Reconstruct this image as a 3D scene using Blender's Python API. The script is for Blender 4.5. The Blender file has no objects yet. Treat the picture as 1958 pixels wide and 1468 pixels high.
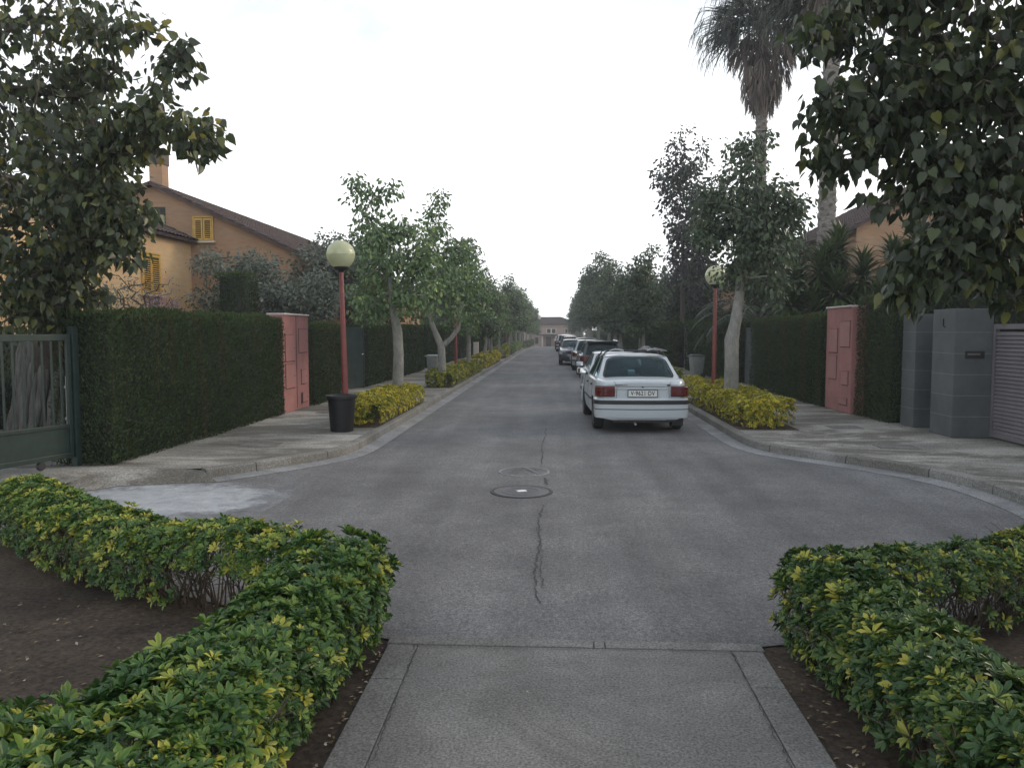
import bpy, bmesh, math, random
import numpy as np
from mathutils import Vector, Matrix, noise
C = bpy.context.scene.collection
PI = math.pi
rad = math.radians
random.seed(7)

# ------------------------------------------------------------ object helpers
def tag(o, label=None, cat=None, group=None, kind=None):
    if label: o['label'] = label
    if cat: o['category'] = cat
    if group: o['group'] = group
    if kind: o['kind'] = kind
    return o

def empty(name, loc=(0, 0, 0), rz=0, label=None, cat=None, group=None):
    o = bpy.data.objects.new(name, None)
    C.objects.link(o)
    o.location = loc
    o.rotation_euler = (0, 0, rz)
    o.empty_display_size = .2
    return tag(o, label, cat, group)

def link(name, me, mats, parent=None, smooth=None):
    o = bpy.data.objects.new(name, me)
    C.objects.link(o)
    if not isinstance(mats, (list, tuple)): mats = [mats]
    for m in mats: me.materials.append(m)
    if parent: o.parent = parent
    if smooth is not None: shade(me, smooth)
    return o

def shade(me, ang):
    bm = bmesh.new(); bm.from_mesh(me)
    for f in bm.faces: f.smooth = True
    for e in bm.edges:
        if len(e.link_faces) == 2 and e.calc_face_angle(0) > ang: e.smooth = False
    bm.to_mesh(me); bm.free()

def copy_tree(o, parent=None):
    c = o.copy(); C.objects.link(c); c.parent = parent
    for ch in list(o.children): copy_tree(ch, c)
    return c

class MB:
    def __init__(s): s.v = []; s.f = []; s.m = []
    def add(s, vs, fs, m=0):
        n = len(s.v); s.v += [tuple(p) for p in vs]
        s.f += [tuple(i + n for i in f) for f in fs]; s.m += [m] * len(fs)
        return s
    def box(s, x0, x1, y0, y1, z0, z1, m=0, M=None):
        vs = [Vector((x, y, z)) for x in (x0, x1) for y in (y0, y1) for z in (z0, z1)]
        if M: vs = [M @ p for p in vs]
        return s.add(vs, [(0, 1, 3, 2), (4, 6, 7, 5), (0, 4, 5, 1), (2, 3, 7, 6), (0, 2, 6, 4), (1, 5, 7, 3)], m)
    def tube(s, pts, rs, n=8, cap=True, m=0):
        pts = [Vector(p) for p in pts]
        if not isinstance(rs, (list, tuple)): rs = [rs] * len(pts)
        vs = []; prev = None
        for i, p in enumerate(pts):
            t = (pts[min(i + 1, len(pts) - 1)] - pts[max(i - 1, 0)])
            if t.length < 1e-9: t = Vector((0, 0, 1))
            t.normalize()
            if prev is None:
                a = Vector((1, 0, 0)) if abs(t.x) < .9 else Vector((0, 1, 0))
            else: a = prev
            a = (a - t * a.dot(t)).normalized(); b = t.cross(a); prev = a
            for k in range(n):
                th = 2 * PI * k / n
                vs.append(p + (a * math.cos(th) + b * math.sin(th)) * rs[i])
        fs = []
        for i in range(len(pts) - 1):
            for k in range(n):
                k2 = (k + 1) % n
                fs.append((i * n + k, i * n + k2, (i + 1) * n + k2, (i + 1) * n + k))
        if cap:
            fs.append(tuple(range(n - 1, -1, -1))); fs.append(tuple((len(pts) - 1) * n + k for k in range(n)))
        return s.add(vs, fs, m)
    def lathe(s, prof, n=24, c=(0, 0, 0), axis='z', m=0, jit=0):
        vs = []; fs = []
        for r, z in prof:
            for k in range(n):
                th = 2 * PI * k / n
                a, b = r * math.cos(th), r * math.sin(th)
                if axis == 'z': p = (c[0] + a, c[1] + b, c[2] + z)
                elif axis == 'x': p = (c[0] + z, c[1] + a, c[2] + b)
                else: p = (c[0] + a, c[1] + z, c[2] - b)
                vs.append(p)
        for i in range(len(prof) - 1):
            for k in range(n):
                k2 = (k + 1) % n
                fs.append((i * n + k, i * n + k2, (i + 1) * n + k2, (i + 1) * n + k))
        if prof[0][0] > 1e-5: fs.append(tuple(range(n - 1, -1, -1)))
        if prof[-1][0] > 1e-5: fs.append(tuple((len(prof) - 1) * n + k for k in range(n)))
        return s.add(vs, fs, m)
    def poly(s, pts, m=0):
        return s.add(pts, [tuple(range(len(pts)))], m)
    def prism(s, pts, z0, z1, m=0):
        n = len(pts)
        vs = [(p[0], p[1], z0) for p in pts] + [(p[0], p[1], z1) for p in pts]
        fs = [tuple(range(n - 1, -1, -1)), tuple(range(n, 2 * n))] + [(i, (i + 1) % n, n + (i + 1) % n, n + i) for i in range(n)]
        return s.add(vs, fs, m)
    def me(s, name='m', bevel=0, seg=2, tri=False):
        me = bpy.data.meshes.new(name)
        me.from_pydata(s.v, [], s.f)
        me.polygons.foreach_set('material_index', s.m)
        me.update()
        if bevel or tri:
            bm = bmesh.new(); bm.from_mesh(me)
            bmesh.ops.remove_doubles(bm, verts=bm.verts, dist=1e-5)
            if bevel:
                ed = [e for e in bm.edges if len(e.link_faces) == 2 and e.calc_face_angle(0) > .6]
                bmesh.ops.bevel(bm, geom=ed, offset=bevel, segments=seg, affect='EDGES', profile=.5, clamp_overlap=True)
            bmesh.ops.recalc_face_normals(bm, faces=bm.faces)
            bm.to_mesh(me); bm.free()
        return me
    def build(s, name, mats, parent=None, bevel=0, smooth=None, seg=2):
        return link(name, s.me(name, bevel, seg), mats, parent, smooth)

# ------------------------------------------------------------ materials
def newmat(name):
    m = bpy.data.materials.new(name); m.use_nodes = True
    nt = m.node_tree; b = nt.nodes['Principled BSDF']
    return m, nt, b
def N(nt, t, **kw):
    n = nt.nodes.new(t)
    for k, v in kw.items():
        if k.startswith('i_'): n.inputs[k[2:].replace('_', ' ')].default_value = v
        else: setattr(n, k, v)
    return n
def col(c): return (c[0], c[1], c[2], 1)
def ramp(nt, fac, stops):
    r = N(nt, 'ShaderNodeValToRGB'); e = r.color_ramp.elements
    while len(e) < len(stops): e.new(.5)
    for i, (p, c) in enumerate(stops): e[i].position = p; e[i].color = col(c)
    nt.links.new(fac, r.inputs['Fac']); return r.outputs['Color']
def coords(nt, scale=(1, 1, 1), obj=True, rot=(0, 0, 0)):
    if obj: tc = N(nt, 'ShaderNodeTexCoord'); s = tc.outputs['Object']
    else: g = N(nt, 'ShaderNodeNewGeometry'); s = g.outputs['Position']
    mp = N(nt, 'ShaderNodeMapping'); mp.inputs['Scale'].default_value = scale; mp.inputs['Rotation'].default_value = rot
    nt.links.new(s, mp.inputs['Vector']); return mp.outputs['Vector']
def noi(nt, vec, scale, detail=4, rough=.55, dist=0):
    n = N(nt, 'ShaderNodeTexNoise'); n.inputs['Scale'].default_value = scale; n.inputs['Detail'].default_value = detail
    n.inputs['Roughness'].default_value = rough; n.inputs['Distortion'].default_value = dist
    nt.links.new(vec, n.inputs['Vector']); return n.outputs['Fac']
def mix(nt, fac, a, b, mode='MIX'):
    m = N(nt, 'ShaderNodeMix', data_type='RGBA', blend_type=mode)
    if isinstance(fac, (int, float)): m.inputs[0].default_value = fac
    else: nt.links.new(fac, m.inputs[0])
    for i, q in ((6, a), (7, b)):
        if isinstance(q, (tuple, list)): m.inputs[i].default_value = col(q)
        else: nt.links.new(q, m.inputs[i])
    return m.outputs[2]
def math_(nt, op, a, b=0., clamp=False):
    m = N(nt, 'ShaderNodeMath', operation=op, use_clamp=clamp)
    for i, q in ((0, a), (1, b)):
        if isinstance(q, (int, float)): m.inputs[i].default_value = q
        else: nt.links.new(q, m.inputs[i])
    return m.outputs[0]
def bump(nt, b, h, strength=.3, dist=.01):
    n = N(nt, 'ShaderNodeBump'); n.inputs['Strength'].default_value = strength; n.inputs['Distance'].default_value = dist
    nt.links.new(h, n.inputs['Height']); nt.links.new(n.outputs[0], b.inputs['Normal'])

def plain(name, c, rough=.5, metal=0, spec=.5, nscale=8, var=.12, bmp=.0, coat=0):
    m, nt, b = newmat(name)
    v = coords(nt); f = noi(nt, v, nscale, 5)
    cc = ramp(nt, f, [(.3, [q * (1 - var) for q in c]), (.7, [min(1, q * (1 + var)) for q in c])])
    nt.links.new(cc, b.inputs['Base Color'])
    b.inputs['Roughness'].default_value = rough; b.inputs['Metallic'].default_value = metal
    b.inputs['Specular IOR Level'].default_value = spec
    b.inputs['Coat Weight'].default_value = coat; b.inputs['Coat Roughness'].default_value = .08
    if bmp: bump(nt, b, noi(nt, v, nscale * 6, 4), bmp)
    return m

def leafmat(name, stops, rough=.45, trans=.25, patch=None, spec=.35):
    """per-leaf 'tint' attribute picks the leaf's own colour; patch: (colour, scale vec, lo, hi) mixes a second colour by place"""
    m, nt, b = newmat(name)
    a = N(nt, 'ShaderNodeAttribute', attribute_name='tint')
    c = ramp(nt, a.outputs['Fac'], stops)
    if patch:
        pc, sc, lo, hi = patch
        f = noi(nt, coords(nt, sc), 1, 4)
        f2 = ramp(nt, f, [(lo, (0, 0, 0)), (hi, (1, 1, 1))])
        c = mix(nt, f2, c, pc)
    nt.links.new(c, b.inputs['Base Color'])
    b.inputs['Roughness'].default_value = rough; b.inputs['Specular IOR Level'].default_value = spec
    if trans:
        t = N(nt, 'ShaderNodeBsdfTranslucent'); nt.links.new(c, t.inputs['Color'])
        mx = N(nt, 'ShaderNodeMixShader'); mx.inputs[0].default_value = trans
        nt.links.new(b.outputs[0], mx.inputs[1]); nt.links.new(t.outputs[0], mx.inputs[2])
        nt.links.new(mx.outputs[0], nt.nodes['Material Output'].inputs['Surface'])
    return m

def mat_asphalt():
    m, nt, b = newmat('asphalt'); v = coords(nt)
    big = noi(nt, v, .35, 5, .6); mid = noi(nt, v, 2.3, 6, .65); fine = noi(nt, v, 85, 3, .8); sp = noi(nt, v, 26, 3, .7)
    c = ramp(nt, big, [(.36, (.108, .109, .113)), (.64, (.168, .169, .172))])
    c = mix(nt, .5, c, ramp(nt, mid, [(.36, (.40, .40, .41)), (.64, (.64, .64, .63))]), 'OVERLAY')
    c = mix(nt, .75, c, ramp(nt, fine, [(.34, (.10, .10, .10)), (.5, (.5, .5, .5)), (.66, (.93, .92, .89))]), 'OVERLAY')
    c = mix(nt, .45, c, ramp(nt, sp, [(.32, (.22, .22, .22)), (.68, (.76, .76, .76))]), 'OVERLAY')
    # long tyre-worn streaks along the street
    st = noi(nt, coords(nt, (1.3, .09, 1)), 1.6, 4)
    c = mix(nt, .5, c, ramp(nt, st, [(.36, (.36, .36, .36)), (.64, (.64, .64, .64))]), 'OVERLAY')
    nt.links.new(c, b.inputs['Base Color']); b.inputs['Roughness'].default_value = .78
    b.inputs['Specular IOR Level'].default_value = .35
    bump(nt, b, fine, .35, .006); return m

def mat_concrete(name, a, d, stain=(.12, .12, .11), amt=.6, fine=60, sx=1., slab=0):
    m, nt, b = newmat(name); v = coords(nt, (sx, 1, 1)); vo = coords(nt)
    c = ramp(nt, noi(nt, v, 1.1, 6, .65), [(.38, a), (.62, d)])
    s = ramp(nt, noi(nt, v, .9, 8, .72, .8), [(.46, (0, 0, 0)), (.56, (1, 1, 1))])
    s2 = mix(nt, amt, (0, 0, 0), s)
    c = mix(nt, s2, c, stain)
    f = noi(nt, vo, fine, 4, .7)
    c = mix(nt, .7, c, ramp(nt, f, [(.34, (.16, .16, .16)), (.66, (.84, .84, .84))]), 'OVERLAY')
    if slab:
        sep = N(nt, 'ShaderNodeSeparateXYZ'); nt.links.new(vo, sep.inputs[0])
        w = math_(nt, 'FRACT', math_(nt, 'DIVIDE', sep.outputs['Y'], slab))
        ln = math_(nt, 'LESS_THAN', w, .012 / slab)
        c = mix(nt, ln, c, (.05, .05, .045))
    nt.links.new(c, b.inputs['Base Color']); b.inputs['Roughness'].default_value = .85
    b.inputs['Specular IOR Level'].default_value = .25
    bump(nt, b, f, .3, .006); return m

def mat_brick(name, a, bcol, mortar):
    m, nt, b = newmat(name)
    g = N(nt, 'ShaderNodeTexCoord'); sep = N(nt, 'ShaderNodeSeparateXYZ'); nt.links.new(g.outputs['Object'], sep.inputs[0])
    cmb = N(nt, 'ShaderNodeCombineXYZ')
    nt.links.new(math_(nt, 'ADD', sep.outputs['X'], sep.outputs['Y']), cmb.inputs['X']); nt.links.new(sep.outputs['Z'], cmb.inputs['Y'])
    br = N(nt, 'ShaderNodeTexBrick'); br.inputs['Scale'].default_value = 1; br.inputs['Brick Width'].default_value = .25; br.inputs['Row Height'].default_value = .075
    br.inputs['Mortar Size'].default_value = .008; br.inputs['Color1'].default_value = col(a); br.inputs['Color2'].default_value = col(bcol); br.inputs['Mortar'].default_value = col(mortar)
    nt.links.new(cmb.outputs[0], br.inputs['Vector'])
    c = mix(nt, .4, br.outputs['Color'], ramp(nt, noi(nt, coords(nt), .9, 6), [(.3, (.36, .36, .36)), (.7, (.62, .62, .62))]), 'OVERLAY')
    nt.links.new(c, b.inputs['Base Color']); b.inputs['Roughness'].default_value = .9; b.inputs['Specular IOR Level'].default_value = .2
    bump(nt, b, br.outputs['Fac'], -.3, .01); return m

def mat_bark(name, a, d, sc=(6, 6, 1.5), bmp=.6):
    m, nt, b = newmat(name); v = coords(nt, sc)
    n1 = noi(nt, v, 2.2, 7, .65, .5); n2 = noi(nt, coords(nt), 1.6, 4)
    c = ramp(nt, n1, [(.3, a), (.68, d)]); c = mix(nt, .4, c, ramp(nt, n2, [(.3, (.35, .36, .33)), (.7, (.64, .62, .6))]), 'OVERLAY')
    nt.links.new(c, b.inputs['Base Color']); b.inputs['Roughness'].default_value = .88; b.inputs['Specular IOR Level'].default_value = .2
    bump(nt, b, n1, bmp, .02); return m

def mat_glass(name, tint=(.55, .62, .6), op=.55):
    m, nt, b = newmat(name)
    tr = N(nt, 'ShaderNodeBsdfTransparent'); tr.inputs[0].default_value = col(tint)
    gl = N(nt, 'ShaderNodeBsdfGlossy'); gl.inputs['Roughness'].default_value = .03; gl.inputs['Color'].default_value = (.45, .62, .68, 1)
    fr = N(nt, 'ShaderNodeLayerWeight'); fr.inputs['Blend'].default_value = .5
    f = math_(nt, 'ADD', math_(nt, 'POWER', fr.outputs['Facing'], 4.), .06, True)
    mx = N(nt, 'ShaderNodeMixShader'); nt.links.new(f, mx.inputs[0]); nt.links.new(tr.outputs[0], mx.inputs[1]); nt.links.new(gl.outputs[0], mx.inputs[2])
    nt.links.new(mx.outputs[0], nt.nodes['Material Output'].inputs['Surface']); return m

M = {}
M['asphalt'] = mat_asphalt()
M['pavement'] = mat_concrete('pavement_concrete', (.20, .195, .18), (.42, .41, .375), (.12, .112, .095), .85, 45, .45)
M['kerb'] = mat_concrete('kerb_concrete', (.18, .18, .17), (.28, .275, .26), (.15, .14, .12), .6, 60, 1, 1.0)
M['gutter'] = mat_concrete('gutter_concrete', (.22, .23, .235), (.32, .325, .33), (.15, .15, .15), .5, 70, 1, 2.0)
M['path'] = mat_concrete('path_concrete', (.165, .163, .155), (.225, .222, .21), (.12, .116, .108), .5, 75)
M['edging'] = mat_concrete('edging_concrete', (.17, .17, .16), (.235, .23, .22), (.12, .118, .11), .5, 75)
M['cover'] = mat_concrete('cover_iron_worn', (.15, .148, .14), (.22, .215, .2), (.1, .1, .09), .5, 60)
M['apron'] = mat_concrete('apron_concrete', (.24, .26, .28), (.42, .44, .465), (.15, .155, .16), .65, 50)
M['crack'] = plain('tar_crack', (.055, .054, .056), .95, var=.3)
M['iron'] = plain('cast_iron', (.10, .10, .105), .5, .7, nscale=30, bmp=.3)
M['iron_dark'] = plain('iron_dark', (.04, .04, .042), .6, .5, nscale=30)
M['bright'] = plain('worn_steel', (.8, .8, .8), .35, .6)
M['pink'] = plain('pink_render', (.345, .165, .155), .8, nscale=3, var=.14, bmp=.15, spec=.25)
M['pinkdoor'] = plain('pink_paint_metal', (.365, .175, .165), .6, nscale=3, var=.08, spec=.3)
M['cap'] = plain('white_cap', (.62, .58, .55), .7, var=.15)
M['gap'] = plain('dark_gap', (.03, .02, .02), .9)
M['lampred'] = plain('lamp_red_paint', (.21, .05, .045), .4, nscale=12, var=.2, spec=.5)
M['potblack'] = plain('black_plastic', (.012, .012, .013), .45, nscale=9, var=.3, spec=.4)
M['gategreen'] = plain('gate_green_paint', (.014, .032, .027), .45, nscale=9, var=.25)
M['doorgreen'] = plain('door_dark_green', (.03, .048, .045), .35, nscale=4, var=.3)
M['bingrey'] = plain('bin_grey', (.27, .28, .27), .5)
M['bingreen'] = plain('bin_green', (.02, .10, .06), .45)
M['bindark'] = plain('bin_lid_dark', (.06, .075, .065), .5)
M['greywall'] = plain('grey_tile_stone', (.092, .102, .104), .6, nscale=2.2, var=.22, bmp=.1)
M['joint'] = plain('joint_pale', (.24, .26, .255), .8)
M['slat'] = plain('mauve_slat_metal', (.185, .17, .182), .45, nscale=5, var=.1)
M['letterbox'] = plain('letterbox_steel', (.22, .21, .2), .35, .6)
M['brick'] = mat_brick('orange_brick', (.62, .42, .22), (.70, .48, .26), (.58, .46, .32))
M['brick2'] = mat_brick('brown_brick', (.36, .22, .13), (.42, .26, .155), (.34, .26, .19))  # on the left gable the dimmer, less sunlit side is put into this colour
M['brick3'] = mat_brick('far_brick', (.34, .24, .2), (.40, .29, .24), (.4, .33, .3))
M['roof'] = plain('roof_tile', (.085, .062, .058), .85, nscale=5, var=.35, bmp=.4, spec=.2)
M['soffit'] = plain('soffit', (.2, .15, .12), .8)
M['capbrown'] = plain('chimney_cap', (.09, .065, .055), .8)
M['shutter'] = plain('wood_shutter', (.55, .34, .08), .5, nscale=6, var=.15)
M['sill'] = plain('sill_stone', (.6, .5, .38), .8)
M['darkroom'] = plain('dark_room', (.02, .018, .015), .6)
M['cream'] = plain('cream_render', (.62, .55, .48), .85)
M['soil'] = mat_concrete('garden_soil', (.06, .045, .033), (.10, .076, .056), (.036, .028, .022), .7, 30)
M['lawn'] = plain('garden_ground', (.07, .075, .04), .95, nscale=3, var=.4)
M['bark_pale'] = mat_bark('bark_pale', (.17, .17, .155), (.33, .325, .305), (5, 5, 2.5), .5)
M['bark_dark'] = mat_bark('bark_dark', (.05, .043, .036), (.13, .11, .09))
M['bark_ghost'] = mat_bark('bark_root', (.06, .058, .055), (.27, .26, .25), (9, 9, .8), .9)
M['palmbark'] = mat_bark('palm_bark', (.10, .09, .08), (.30, .275, .255), (4, 4, 9), .9)
M['twig'] = mat_bark('twig_bark', (.07, .058, .045), (.16, .13, .10), (9, 9, 3), .3)
M['glass'] = mat_glass('car_glass', (.36, .50, .52))
M['glassdark'] = mat_glass('car_glass_dark', (.13, .15, .17))
M['white'] = plain('white_car_paint', (.54, .59, .625), .32, nscale=1.5, var=.04, coat=.6)
M['navy'] = plain('navy_car_paint', (.018, .022, .035), .28, nscale=2, var=.1, coat=1)
M['plum'] = plain('dark_suv_paint', (.028, .03, .038), .28, nscale=2, var=.1, coat=1)
M['silver'] = plain('silver_car_paint', (.42, .44, .46), .3, .4, nscale=2, var=.05, coat=.8)
M['maroon'] = plain('maroon_car_paint', (.06, .02, .025), .28, nscale=2, var=.1, coat=1)
M['trim'] = plain('black_trim', (.022, .024, .026), .5)
M['rubber'] = plain('tyre_rubber', (.014, .014, .015), .75, nscale=30)
M['rim'] = plain('wheel_rim', (.42, .42, .43), .35, .5)
M['seat'] = plain('seat_cloth', (.05, .065, .075), .9)
M['chrome'] = plain('chrome', (.7, .7, .7), .15, 1)
M['plate'] = plain('plate_white', (.72, .74, .72), .4, var=.02)
M['ink'] = plain('plate_ink', (.01, .01, .012), .5)
M['blue'] = plain('plate_blue', (.02, .06, .35), .5)
def lightmat(name, c):
    m, nt, b = newmat(name); v = coords(nt)
    w = noi(nt, v, 40, 2)
    nt.links.new(ramp(nt, w, [(.35, [q * .7 for q in c]), (.65, c)]), b.inputs['Base Color'])
    b.inputs['Roughness'].default_value = .15; b.inputs['Coat Weight'].default_value = 1; b.inputs['Coat Roughness'].default_value = .05
    return m
M['tail'] = lightmat('taillight_red', (.13, .010, .014))
M['tail2'] = lightmat('taillight_smoke', (.12, .03, .03))
M['head'] = lightmat('headlight_clear', (.55, .58, .6))
M['mirror'] = plain('mirror_glass', (.8, .82, .84), .03, 1, var=.01)
m, nt, b = newmat('lamp_globe'); M['globe'] = m
sepg = N(nt, 'ShaderNodeTexCoord'); sx = N(nt, 'ShaderNodeSeparateXYZ'); nt.links.new(sepg.outputs['Object'], sx.inputs[0])
gc = ramp(nt, noi(nt, coords(nt), 5, 4), [(.3, (.66, .69, .46)), (.7, (.76, .79, .56))])
nt.links.new(gc, b.inputs['Base Color']); b.inputs['Roughness'].default_value = .3; b.inputs['Subsurface Weight'].default_value = .0
b.inputs['Coat Weight'].default_value = .5
tl = N(nt, 'ShaderNodeBsdfTranslucent'); nt.links.new(gc, tl.inputs[0]); tp = N(nt, 'ShaderNodeBsdfTransparent')
mx = N(nt, 'ShaderNodeMixShader'); mx.inputs[0].default_value = .4; nt.links.new(b.outputs[0], mx.inputs[1]); nt.links.new(tl.outputs[0], mx.inputs[2])
mx2 = N(nt, 'ShaderNodeMixShader'); mx2.inputs[0].default_value = .16; nt.links.new(mx.outputs[0], mx2.inputs[1]); nt.links.new(tp.outputs[0], mx2.inputs[2])
nt.links.new(mx2.outputs[0], nt.nodes['Material Output'].inputs['Surface'])

# foliage colours (each leaf's own colour)
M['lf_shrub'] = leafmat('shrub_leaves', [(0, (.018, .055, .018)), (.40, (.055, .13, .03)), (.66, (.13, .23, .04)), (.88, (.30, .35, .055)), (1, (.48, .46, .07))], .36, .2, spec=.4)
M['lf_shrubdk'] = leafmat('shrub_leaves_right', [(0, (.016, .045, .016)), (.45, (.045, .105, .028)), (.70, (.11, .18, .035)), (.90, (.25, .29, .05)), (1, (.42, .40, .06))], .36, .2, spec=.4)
M['lf_yellow'] = leafmat('golden_leaves', [(0, (.06, .11, .02)), (.35, (.22, .24, .03)), (.75, (.47, .41, .04)), (1, (.68, .57, .06))], .5, .25)
M['lf_yelgreen'] = leafmat('green_gold_leaves', [(0, (.05, .09, .02)), (.4, (.12, .17, .03)), (.8, (.28, .29, .04)), (1, (.48, .42, .05))], .5, .25)
M['lf_hedge'] = leafmat('hedge_leaves', [(0, (.032, .047, .022)), (.5, (.056, .088, .036)), (.9, (.09, .138, .05)), (1, (.13, .17, .06))], .75, .1, patch=((.09, .072, .034), (2.2, 2.2, .25), .52, .72), spec=.15)
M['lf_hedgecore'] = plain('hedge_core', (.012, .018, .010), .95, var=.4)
M['lf_street'] = leafmat('street_tree_leaves', [(0, (.08, .13, .065)), (.5, (.14, .22, .10)), (.85, (.22, .32, .13)), (1, (.32, .40, .13))], .4, .25)
M['lf_street2'] = leafmat('street_tree_leaves_dark', [(0, (.046, .068, .045)), (.5, (.08, .115, .068)), (.9, (.125, .17, .09)), (1, (.19, .22, .09))], .4, .25)
M['lf_purple'] = leafmat('purplish_leaves', [(0, (.03, .032, .035)), (.6, (.055, .06, .055)), (1, (.09, .11, .07))], .45, .25)
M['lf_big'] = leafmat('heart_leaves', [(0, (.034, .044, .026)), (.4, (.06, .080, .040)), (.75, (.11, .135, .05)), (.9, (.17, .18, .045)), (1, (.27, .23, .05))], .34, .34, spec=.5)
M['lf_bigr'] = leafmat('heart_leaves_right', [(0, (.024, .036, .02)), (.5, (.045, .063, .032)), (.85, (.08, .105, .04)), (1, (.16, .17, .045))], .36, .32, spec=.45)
M['lf_olive'] = leafmat('grey_olive_leaves', [(0, (.08, .10, .075)), (.5, (.14, .165, .13)), (1, (.22, .25, .20))], .6, .15)
M['lf_darkbush'] = leafmat('dark_garden_leaves', [(0, (.024, .038, .022)), (.6, (.048, .075, .036)), (1, (.085, .12, .05))], .5, .2)
M['lf_yucca'] = leafmat('yucca_blades', [(0, (.10, .08, .05)), (.12, (.03, .05, .02)), (.6, (.05, .085, .03)), (1, (.10, .14, .05))], .4, .2)
M['lf_palm'] = leafmat('palm_fronds', [(0, (.03, .038, .03)), (.6, (.05, .062, .045)), (1, (.09, .10, .07))], .5, .15)
M['lf_skirt'] = leafmat('dead_palm_fronds', [(0, (.10, .08, .07)), (.6, (.17, .14, .12)), (1, (.26, .22, .18))], .8, .1)
M['lf_bougain'] = leafmat('bougainvillea_bracts', [(0, (.18, .10, .17)), (.6, (.32, .18, .28)), (1, (.45, .30, .38))], .6, .3)
M['lf_litter'] = leafmat('dry_leaves', [(0, (.10, .07, .04)), (.7, (.25, .18, .09)), (1, (.55, .5, .42))], .7, .1)

# ------------------------------------------------------------ foliage meshes
T_HEART = (np.array([(0, 0, 0), (.34, 0, -.03), (.7, 0, -.05), (1.0, 0, -.12), (-.06, -.24, .05), (.18, -.47, .08), (.5, -.36, .05), (.78, -.14, 0), (-.06, .24, .05), (.18, .47, .08), (.5, .36, .05), (.78, .14, 0)], float),
           np.array([(0, 4, 5), (0, 5, 1), (1, 5, 6), (1, 6, 2), (2, 6, 7), (2, 7, 3), (0, 9, 8), (0, 1, 9), (1, 10, 9), (1, 2, 10), (2, 11, 10), (2, 3, 11)]))
T_OVAL = (np.array([(0, 0, 0), (.5, 0, -.03), (1, 0, -.1), (.3, -.32, .07), (.7, -.42, .05), (.3, .32, .07), (.7, .42, .05)], float),
          np.array([(0, 3, 1), (3, 4, 1), (1, 4, 2), (0, 1, 5), (5, 1, 6), (1, 2, 6)]))
T_DIA = (np.array([(0, 0, 0), (.45, -.5, .06), (1, 0, -.05), (.45, .5, .06)], float), np.array([(0, 1, 2), (0, 2, 3)]))
T_BLADE = (np.array([(0, -.5, 0), (0, .5, 0), (.35, -.5, .10), (.35, .5, .10), (.7, -.35, .06), (.7, .35, .06), (1, 0, -.12)], float),
           np.array([(0, 2, 1), (1, 2, 3), (2, 4, 3), (3, 4, 5), (4, 6, 5)]))

def nrm(a): return a / np.maximum(np.linalg.norm(a, axis=1, keepdims=True), 1e-9)

def leaf_mesh(name, P, D, U, L, W, tmpl, tint, extra=None, margin=0.):
    """one mesh of many leaves; extra = (verts, tri faces) added with material index 1"""
    tv, tf = tmpl; n = len(P)
    D = nrm(D); S = nrm(np.cross(D, U)); Nn = np.cross(S, D)
    L = np.broadcast_to(L, (n,)); W = np.broadcast_to(W, (n,))
    V = (P[:, None, :] + D[:, None, :] * (tv[None, :, 0:1] * L[:, None, None])
         + S[:, None, :] * (tv[None, :, 1:2] * W[:, None, None]) + Nn[:, None, :] * (tv[None, :, 2:3] * L[:, None, None]))
    V = V.reshape(-1, 3); k = len(tv)
    F = (tf[None] + (np.arange(n) * k)[:, None, None]).reshape(-1, 3)
    T = np.clip(np.repeat(tint, k) + np.tile(margin * np.abs(tv[:, 1]) * 2, n), 0, 1) if margin else np.repeat(tint, k); mi = np.zeros(len(F), int)
    if extra is not None:
        ev, ef = extra; ev = np.asarray(ev, float); ef = np.asarray(ef, int)
        F = np.vstack([F, ef + len(V)]); V = np.vstack([V, ev]); T = np.concatenate([T, np.full(len(ev), .3)])
        mi = np.concatenate([mi, np.ones(len(ef), int)])
    me = bpy.data.meshes.new(name)
    me.vertices.add(len(V)); me.vertices.foreach_set('co', V.astype(np.float32).ravel())
    me.loops.add(len(F) * 3); me.loops.foreach_set('vertex_index', F.astype(np.int32).ravel())
    me.polygons.add(len(F)); me.polygons.foreach_set('loop_start', np.arange(0, len(F) * 3, 3, dtype=np.int32))
    me.polygons.foreach_set('material_index', mi.astype(np.int32))
    me.polygons.foreach_set('use_smooth', np.ones(len(F), bool))
    a = me.attributes.new('tint', 'FLOAT', 'POINT'); a.data.foreach_set('value', T.astype(np.float32))
    me.update(); me.validate()
    return me

def rosettes(rng, P, O, k, spread=1.0):
    """k leaves round each point P with outward axis O"""
    n = len(P); A = nrm(np.cross(O, rng.normal(size=(n, 3)))); B = np.cross(nrm(O), A)
    th = (np.arange(k)[None, :] * 2 * PI / k + rng.uniform(0, 6.3, (n, 1)) + rng.normal(0, .25, (n, k)))
    D = nrm(O)[:, None, :] * rng.uniform(.35, .9, (n, k))[..., None] + (A[:, None, :] * np.cos(th)[..., None] + B[:, None, :] * np.sin(th)[..., None]) * spread
    D = D.reshape(-1, 3); Pk = np.repeat(P, k, 0); Uk = np.repeat(nrm(O), k, 0) + rng.normal(0, .15, (n * k, 3))
    return Pk, D, Uk

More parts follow.
